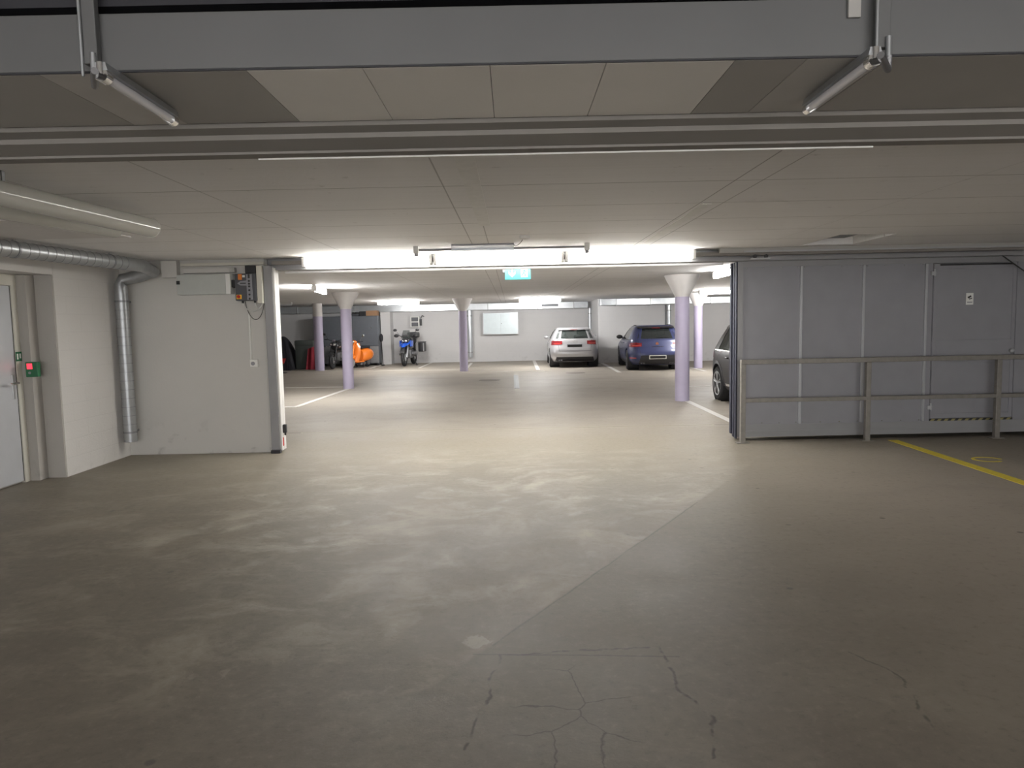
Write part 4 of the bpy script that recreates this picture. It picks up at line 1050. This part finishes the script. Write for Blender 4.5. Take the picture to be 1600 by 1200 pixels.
    MB().box(-.25, .25, q.y-.015, q.y-.011, pz-.042, pz+.042).build('plate_face', 'plate_black', pl)
    # rear wiper
    q = rear(0, belt+.07, .01); MB().tube([q, q+Vector((.2, 0, .012)), q+Vector((.38, .01, .0))], .009, 6).build('wiper', 'black', t)
    # seats inside
    for sy, hz in ((S['seat'], belt+.10), (S['seat']+.95, belt+.12)):
        for s in (-1, 1):
            MB().box(s*.36-.24, s*.36+.24, sy, sy+.14, .55, hz, bev=.05).build('seat', 'dark_grey', t, True)
            MB().box(s*.36-.13, s*.36+.13, sy+.0, sy+.10, hz+.02, hz+.19, bev=.04).build('headrest', 'dark_grey', t, True)
    MB().box(-.11, .11, prm(roof-.1)[2]-.35, prm(roof-.1)[2]-.32, roof-.16, roof-.11, bev=.01).build('inner_mirror', 'black', t)
    MB().box(-.7, .7, prm(belt)[1]+.1, prm(belt)[1]+.5, belt-.02, belt+.01).build('parcel_shelf', 'black', t)
    for wy in wheels:
        for s in (-1, 1): wheel(t, s*(S['wh']-.115), wy, R, s, rim, S.get('spokes', 5))
    return t, rear, side, prm

# silver hatchback
K = [(.20, .80, .22, 4.12), (.28, .85, .10, 4.22), (.36, .872, .02, 4.28), (.50, .885, -.02, 4.31), (.62, .885, 0, 4.29), (.70, .883, .04, 4.24), (.80, .875, .10, 4.02), (.88, .862, .13, 3.6), (.96, .845, .17, 3.12), (1.0, .82, .20, 3.02), (1.20, .72, .40, 2.55), (1.34, .63, .55, 2.18), (1.40, .585, .62, 1.95), (1.42, .50, .72, 1.8)]
t, rr, sd_, pm_ = car('car', 'silver-white hatchback parked tail-out against the far wall', (2.20, 25.05, 0), math.radians(-1), 'silver_paint', K, 1.0, 1.42, (.80, 3.38), .32,
    spec=dict(wh=.885, tl=(.79, .96), tlx=.50, gate=(.60, .98), diff=(.22, .38, .86), pf='mid_grey', exh=(-.55, -.47), plate=.77, seat=1.25, bp=2.05, gx=.66, cp=.42, tls=.25, handles=(1.6, 2.6)))
# ring emblem
b = MB()
for k in range(4):
    q = rr(0, .92, .012); cx = -.085+.057*k
    b.tube([Vector((cx+.035*math.cos(2*PI*j/16), q.y, .92+.035*math.sin(2*PI*j/16))) for j in range(17)], .005, 6, cap=False)
b.build('emblem', 'chrome', t, True)
MB().tube([(0, 1.0, 1.41), (0, .92, 1.47), (0, .9, 1.50)], [.012, .008, .004], 8).build('aerial', 'white', t, True)
# blue estate
K = [(.18, .80, .25, 4.3), (.28, .86, .08, 4.45), (.36, .885, .0, 4.5), (.50, .905, -.03, 4.53), (.62, .908, -.01, 4.5), (.72, .905, .05, 4.44), (.82, .897, .10, 4.15), (.90, .885, .13, 3.7), (.98, .865, .16, 3.25), (1.04, .83, .20, 3.05), (1.22, .74, .36, 2.65), (1.36, .66, .48, 2.28), (1.43, .61, .52, 2.0), (1.45, .52, .60, 1.85)]
t, rr, sd_, pm_ = car('car', 'blue estate car parked beside the silver one, partly behind a lilac column', (4.62, 22.62, 0), math.radians(-3.0), 'blue_paint', K, 1.0, 1.45, (.86, 3.50), .335,
    spec=dict(wh=.905, tl=(.75, .91), tlx=.54, gate=(.52, .96), diff=(.20, .50, .72), exh=(-.5, -.42, .42, .5), plate=.44, seat=1.7, bp=2.2, gx=.62, cp=.22, tls=.2, rails='black', trim='black', mirror='black', sp=.07, rglass='glass_dark', spoil='bike_black', handles=(1.75, 2.75)), rim='alloy_dark', glass='glass_dark')
q = rr(0, .865, .012); b = MB().cyl(q, q+Vector((0, .012, 0)), .05, n=6); b.build('emblem', 'brass', t)
b = MB()
for k in range(6):
    q = rr(-.16+.065*k, .755, .008); b.box(q.x-.02, q.x+.02, q.y-.003, q.y+.006, .762, .78)
b.build('model_lettering', 'chrome', t)
for s in (-1, 1):
    MB().grid(lambda u, v: rr(s*.905*(.74+.2*u), .40+.03*v, .006), 6, 1, (0, .012, 0)).build('reflector', 'tail_bright', t)
# dark crossover
K = [(.24, .80, .22, 4.12), (.32, .86, .10, 4.24), (.42, .885, .03, 4.3), (.56, .90, .0, 4.33), (.72, .90, .02, 4.3), (.84, .895, .07, 4.15), (.94, .885, .10, 3.7), (1.0, .87, .13, 3.3), (1.06, .84, .16, 3.12), (1.25, .76, .30, 2.75), (1.40, .68, .42, 2.4), (1.48, .63, .50, 2.1), (1.51, .55, .6, 1.95)]
t, rr, sd_, pm_ = car('car', 'dark grey crossover half hidden behind the dark gate edges', (4.93, 14.85, 0), math.radians(180), 'grey_paint', K, 1.0, 1.51, (.82, 3.42), .345,
    spec=dict(wh=.90, tl=(.82, .98), tlx=.55, gate=(.55, .97), diff=(.26, .5, .85), exh=(-.5, .5), plate=.75, seat=1.6, bp=2.1, gx=.66, cp=.36, tls=.3, rails='chrome', trim='chrome', spokes=5, handles=(1.45, 2.5), sill='black'), rim='alloy')
for s in (-1, 1):
    MB().grid(lambda u, v: sd_(1.35+1.5*u, .33+.05*v, s, .012), 10, 2, (-s*.02, 0, 0)).build('sill_trim', 'chrome', t, True)
    for wy in (.82, 3.42):
        b = MB(); R_ = .345
        b.loft([[sd_(wy+R_*q*math.cos(a), R_+R_*q*math.sin(a), s, off) for q, off in ((1.13, .012), (1.28, .006), (1.28, -.02), (1.13, -.02))] for a in [PI*(-.02)+PI*1.04*k/24 for k in range(25)]])
        b.build('arch_trim', 'black', t, True)

# ------------------------------------------------------------------ motorcycles
def torus_wheel(t, y, r, tw, rim, spokes=10, nm='wheel'):
    prof = []
    for k in range(13):
        a = 2*PI*k/12; prof.append((r-tw+tw*math.cos(a), tw*.95*math.sin(a)))
    w_ = MB().lathe(prof, (0, y, r), 'X', 36).build(nm, 'tyre', t, True)
    q = MB().lathe([(r-2*tw+.01, -.035), (r-2*tw-.015, -.03), (r-2*tw-.015, .03), (r-2*tw+.01, .035)], (0, y, r), 'X', 36)
    for k in range(spokes):
        a = 2*PI*k/spokes; q.cyl((0, y+.03*math.cos(a), r+.03*math.sin(a)), (0, y+(r-2*tw)*math.cos(a), r+(r-2*tw)*math.sin(a)), .009, n=6)
    q.cyl((-.05, y, r), (.05, y, r), .04, n=14); q.build('rim', rim, w_, True)
    MB().cyl((.055, y, r), (.06, y, r), .14, n=24).cyl((-.06, y, r), (-.055, y, r), .14, n=24).build('brake_disc', 'alloy', w_, True)

def motorcycle(label, loc, rz, adv, lean=0):
    """y forward, rear axle y=-.75, front axle y=.75"""
    t = thing('motorcycle', label, 'motorcycle', loc, rz, local=True); t.rotation_euler = (0, lean, rz)
    t.rotation_mode = 'ZXY' if False else 'XYZ'
    pc = 'bike_blue' if adv else 'bike_black'
    torus_wheel(t, .78, .33, .06, 'alloy_dark', 10, 'front_wheel'); torus_wheel(t, -.75, .32, .08, 'alloy_dark', 10, 'rear_wheel')
    top = Vector((0, .40, 1.0))
    for s in (-1, 1):
        MB().tube([(s*.10, .78, .33), (s*.10, .62, .65), (s*.10, .42, 1.0)], [.03, .03, .026], 12).build('fork_leg', 'alloy' if adv else 'black', t, True)
    MB().box(-.13, .13, .36, .46, .98, 1.02, bev=.01).box(-.13, .13, .46, .54, .78, .82, bev=.01).build('fork_yoke', 'black', t)
    # mudguard
    MB().grid(lambda u, v: Vector(((v-.5)*.15, .78+.36*math.cos(.5+1.9*u), .33+(.37-.02*(2*v-1)**2)*math.sin(.5+1.9*u))), 12, 4, (0, 0, .008)).build('mudguard', 'black', t, True)
    # handlebar
    MB().tube([(-.40, .24, 1.13), (-.28, .32, 1.13), (-.10, .38, 1.06), (.10, .38, 1.06), (.28, .32, 1.13), (.40, .24, 1.13)], .013, 10).build('handlebar', 'black', t, True)
    for s in (-1, 1):
        MB().cyl((s*.30, .31, 1.13), (s*.42, .23, 1.13), .018).build('grip', 'rubber', t, True)
        if adv: MB().sph((s*.37, .37, 1.12), .10, (.95, .35, .65), 14).build('hand_guard', 'black', t, True)
        m_ = MB().tube([(s*.27, .33, 1.13), (s*.33, .34, 1.25), (s*.38, .33, 1.30)], .007, 8).build('mirror_stem', 'black', t, True)
        MB().sph((s*.42, .33, 1.33), .07, (1.1, .35, .7), 14).build('mirror', 'black', m_, True)
    # headlamp
    hl = MB().sph((0, .58, .93), .12, (1.15, .8, .85), 18).build('headlamp_shell', 'black', t, True)
    MB().sph((-.04, .65, .93), .06, (1, .5, .9), 14).sph((.06, .65, .93), .045, (1, .5, .9), 14).build('headlamp_glass', 'chrome', hl, True)
    # tank
    def ringx(y, hw, z0, z1, n=18):
        c = (z0+z1)/2; h = (z1-z0)/2
        return [Vector((hw*math.copysign(abs(math.cos(2*PI*k/n))**.7, math.cos(2*PI*k/n)), y, c+h*math.copysign(abs(math.sin(2*PI*k/n))**.8, math.sin(2*PI*k/n)))) for k in range(n)]
    MB().loft([ringx(.38, .10, .78, .98), ringx(.30, .18, .72, 1.04), ringx(.12, .21, .70, 1.08), ringx(-.06, .17, .70, 1.0), ringx(-.16, .11, .72, .90)]).build('tank', 'bike_black', t, True)
    if adv:
        # side cowls and beak in blue
        for s in (-1, 1):
            MB().grid(lambda u, v: Vector((s*(.10+.15*math.sin(PI*(.25+.5*u))), .58-.5*u, .72+.20*v+.04*u)), 8, 4, (-s*.02, 0, 0)).build('side_cowl', pc, t, True)
        MB().loft([[Vector((x*w_, y, z+dz)) for x, dz in ((-1, 0), (-.5, .03), (0, .045), (.5, .03), (1, 0), (.8, -.025), (0, -.01), (-.8, -.025))] for y, w_, z in ((.52, .20, .84), (.68, .17, .81), (.82, .11, .765), (.92, .05, .725))]).build('beak', pc, t, True)
        for s in (-1, 1):
            MB().grid(lambda u, v: Vector((s*(.09+.13*u), .72-.2*u, .74+.16*u+.07*v)), 6, 2, (0, -.03, 0)).build('beak_wing', pc, t, True)
        MB().grid(lambda u, v: Vector(((u-.5)*(.36-.12*v), .52-.16*v-.05*(2*u-1)**2, 1.02+.30*v)), 10, 6, (0, -.005, 0)).build('windscreen', 'glass_clear', t, True)
        MB().box(-.12, .12, .42, .47, 1.05, 1.16, bev=.015).build('instrument', 'black', t)
    else:
        MB().box(-.06, .06, .44, .50, 1.03, 1.12, bev=.02).build('instrument', 'chrome', t)
        for s in (-1, 1):
            MB().tube([(s*.10, .56, .86), (s*.24, .56, .86)], .008).sph((s*.25, .57, .86), .03).build('indicator', 'chrome', t, True)
    # frame, engine, seat
    MB().tube([(0, .42, .95), (0, .15, .70), (0, -.35, .68), (0, -.80, .88)], .03, 10).tube([(0, .42, .85), (0, .30, .45), (0, -.2, .30), (0, -.3, .6)], .025, 10).build('frame', 'black', t, True)
    e = MB().box(-.15, .15, -.18, .25, .28, .62, bev=.05)
    e.cyl((-.15, .1, .45), (-.33 if adv else -.18, .12, .47), .09, n=18).cyl((.15, .1, .45), (.33 if adv else .18, .12, .47), .09, n=18)
    e.build('engine', 'engine', t, True)
    MB().tube([(.14, .2, .45), (.16, .25, .25), (.14, -.2, .18), (.16, -.45, .25)], .025, 10).cyl((.17, -.45, .27), (.2, -.95, .48), .05, .06, 16).build('exhaust', 'alloy', t, True)
    MB().tube([(-.1, -.75, .32), (-.1, -.2, .42)], .035, 8).build('swing_arm', 'black', t, True)
    MB().loft([ringx(-.12, .12, .84, .93), ringx(-.3, .17, .80, .90), ringx(-.55, .17, .84, .96), ringx(-.85, .12, .90, .99)]).build('seat', 'rubber', t, True)
    MB().loft([ringx(-.6, .13, .76, .88), ringx(-.95, .09, .84, .92)]).box(-.02, .02, -1.1, -.9, .5, .85).build('tail', pc if not adv else 'black', t, True)
    MB().box(-.06, .06, -.99, -.95, .84, .89).build('tail_light', 'tail', t)
    MB().tube([(-.12, -.05, .32), (-.30, 0, .02)], .014, 8).box(-.34, -.26, -.03, .03, 0, .02).build('side_stand', 'black', t)
    if adv:
        for s in (-1, 1):
            q = MB().box(s*.24 if s > 0 else -.46, .46 if s > 0 else -.24, -1.0, -.52, .48, .84, bev=.03).build('pannier', 'black', t, True)
            MB().box(s*.23 if s > 0 else -.47, .47 if s > 0 else -.23, -1.01, -.51, .84, .87, bev=.01).build('pannier_lid', 'dark_grey', q, True)
            MB().box(s*.455-.02, s*.455+.02, -.53, -.505, .5, .82).build('pannier_edge', 'alloy', q)
            MB().tube([(s*.12, -.6, .8), (s*.24, -.6, .7), (s*.24, -.95, .7), (s*.12, -.95, .8)], .01, 8).build('pannier_rack', 'alloy', t)
        MB().box(-.22, .22, -1.02, -.68, 1.02, 1.24, bev=.05).build('top_case', 'black', t, True)
        MB().box(-.12, .12, -1.0, -.7, .96, 1.02).build('luggage_rack', 'black', t)
    return t
fw = atz(631, 573)
def place(front, rz, fy=.78):
    d = Vector((-math.sin(rz), math.cos(rz), 0)); return tuple((Vector((front.x, front.y, 0))-d*fy))
rz = math.radians(175)
motorcycle('blue and black touring motorcycle with side cases by the far wall', place(fw+Vector((0, .25, 0)), rz), rz, True).scale = (1.07, 1.07, 1.07)
rz = math.radians(178); fw = atz(520, 577)
motorcycle('black naked motorcycle mostly hidden behind the left flared column', place(fw, rz), rz, False)

# orange scooter
rz = math.radians(163)
sc = thing('scooter', 'orange scooter standing before the steel locker, behind the left column', 'scooter', (-5.98, 27.75, 0), rz, local=True)
torus_wheel(sc, .62, .22, .05, 'alloy', 5, 'front_wheel'); torus_wheel(sc, -.62, .22, .05, 'alloy', 5, 'rear_wheel')
def er(y, hw, z0, z1, n=20, e=.85):
    c = (z0+z1)/2; h = (z1-z0)/2
    return [Vector((hw*math.copysign(abs(math.cos(2*PI*k/n))**e, math.cos(2*PI*k/n)), y, c+h*math.copysign(abs(math.sin(2*PI*k/n))**e, math.sin(2*PI*k/n)))) for k in range(n)]
MB().loft([er(-.08, .12, .24, .68), er(-.2, .22, .22, .74), er(-.45, .29, .24, .76), er(-.7, .25, .28, .73), er(-.88, .14, .38, .66), er(-.95, .05, .46, .58)]).build('rear_body', 'scooter_orange', sc, True)
MB().loft([er(-.1, .16, .20, .28), er(.3, .17, .20, .27), er(.4, .12, .20, .30)]).build('footboard', 'scooter_orange', sc, True)
def shield(u, v):
    z = .25+.72*v; wv = .21*(1-.35*abs(2*v-1)**2); return Vector(((2*u-1)*wv, .46-.13*v-.10*(2*u-1)**2, z))
MB().grid(shield, 10, 10, (0, -.02, 0)).build('leg_shield', 'scooter_orange', sc, True)
MB().loft([er(.60, .02, .30, .40), er(.66, .09, .32, .46), er(.50, .10, .40, .50)]).build('front_fender', 'scooter_orange', sc, True)
MB().tube([(0, .62, .22), (0, .40, .95)], .03, 12).build('steering_column', 'scooter_orange', sc, True)
MB().loft([er(.48, .05, .97, 1.05), er(.40, .11, .93, 1.08), er(.30, .10, .95, 1.05), er(.24, .04, .98, 1.03)]).build('headset', 'scooter_orange', sc, True)
MB().sph((0, .49, 1.01), .055, (1, .5, 1)).build('headlamp', 'chrome', sc, True)
MB().tube([(-.33, .28, 1.02), (0, .36, 1.01), (.33, .28, 1.02)], .014).build('handlebar', 'rubber', sc, True)
for s in (-1, 1):
    q = MB().tube([(s*.22, .31, 1.03), (s*.27, .30, 1.16), (s*.32, .28, 1.22)], .006).build('mirror_stem', 'chrome', sc, True)
    MB().sph((s*.33, .28, 1.25), .055, (1, .35, 1)).build('mirror', 'chrome', q, True)
MB().loft([er(-.02, .10, .74, .80), er(-.3, .15, .74, .84), er(-.62, .13, .73, .84), er(-.72, .06, .73, .78)]).build('seat', 'rubber', sc, True)
MB().box(-.04, .04, -.97, -.92, .58, .66, bev=.01).build('tail_light', 'tail', sc)
MB().sph((.12, .44, .62), .06, (.6, .3, 1.4)).build('badge_plate', 'white', sc, True)
MB().box(-.12, .12, -.3, .1, .10, .22, bev=.03).build('engine', 'engine', sc, True)
MB().tube([(-.1, -.05, .2), (-.16, -.05, .02)], .015).tube([(.1, -.05, .2), (.16, -.05, .02)], .015).build('centre_stand', 'black', sc)

# ------------------------------------------------------------------ covered things in the dark left corner
def draped(name, label, cat, cx, cy, wx, wy, h, m, peak=.5, seed=1):
    rnd = random.Random(seed)
    def f(u, v):
        a = 2*PI*u; r = v
        cxo = (math.copysign(abs(math.cos(a))**.6, math.cos(a))); cyo = (math.copysign(abs(math.sin(a))**.6, math.sin(a)))
        if v < .6: rr_ = v/.6*.72; z = h*(1-(rr_/.72)**2*peak*.5)
        else:
            q = (v-.6)/.4; rr_ = .72+.28*q; z = h*(1-peak*.5)*(1-q)
        fold = 1+.05*math.sin(a*9+seed)*v+.03*math.sin(a*17+2*seed)*v
        return Vector((cx+cxo*wx*rr_*fold, cy+cyo*wy*rr_*fold, max(.005, z)))
    b = MB(); b.grid(f, 64, 20); bmesh.ops.remove_doubles(b.b, verts=b.b.verts, dist=.0005)
    return tag(b.build(name, m, smooth=True), label, cat)
draped('covered_motorcycle', 'motorcycle shape under a black tarpaulin, nearest the left gate post', 'tarpaulin', -8.86, 27.5, .50, .9, 1.28, 'tarp', 1.0, 2)
p = atz(474, 577)
x0, x1, z0, z1 = wb(462, 532, 489, 577, 27.2)
t = thing('covered_crate', 'upright grey-green covered crate left of the straight column', 'crate', ((x0+x1)/2, 27.3, 0))
MB().box(x0, x1, 27.2, 27.8, 0, z1, bev=.05).build('cover', 'tarp_green', t, True)
MB().box(x0-.01, x1+.01, 27.18, 27.82, z1-.2, z1+.01, bev=.04).build('lid', 'tarp_green', t, True)
x0, x1, z0, z1 = wb(478, 541, 492, 577, 27.0)
b = MB(); b.grid(lambda u, v: Vector((x0+(x1-x0)*u*(1-.25*v)+.08*v, 27.0+.04*math.sin(9*u)+.12*v, 0.005+(z1-.1)*v+.10*u*v)), 14, 12, (0, .03, 0))
tag(b.build('red_cloth', 'red_cloth', smooth=True), 'dark red cloth bundle leaning against the grey-green crate', 'cloth')
# reflector on stand
p = at(449.5, 563, 25.6); pb = atz(443.5, 581)
t = thing('reflector_stand', 'red triangular reflector on a thin stand by the left gate post', 'reflector', (p.x, 25.2, 0))
MB().prism([(p.x-.16, 25.2, p.z+.09), (p.x+.07, 25.2, p.z+.09), (p.x-.02, 25.2, p.z-.12)], (0, .02, 0)).build('reflector', 'tail_bright', t)
MB().cyl((p.x-.04, 25.23, .02), (p.x-.04, 25.23, p.z+.05), .012).build('stem', 'black', t, True)
MB().box(p.x-.12, p.x+.06, 25.15, 25.31, 0, .02).build('foot', 'black', t)
# parking number plates: wall marks
for o in bpy.data.objects:
    if '_o' in o: del o['_o']
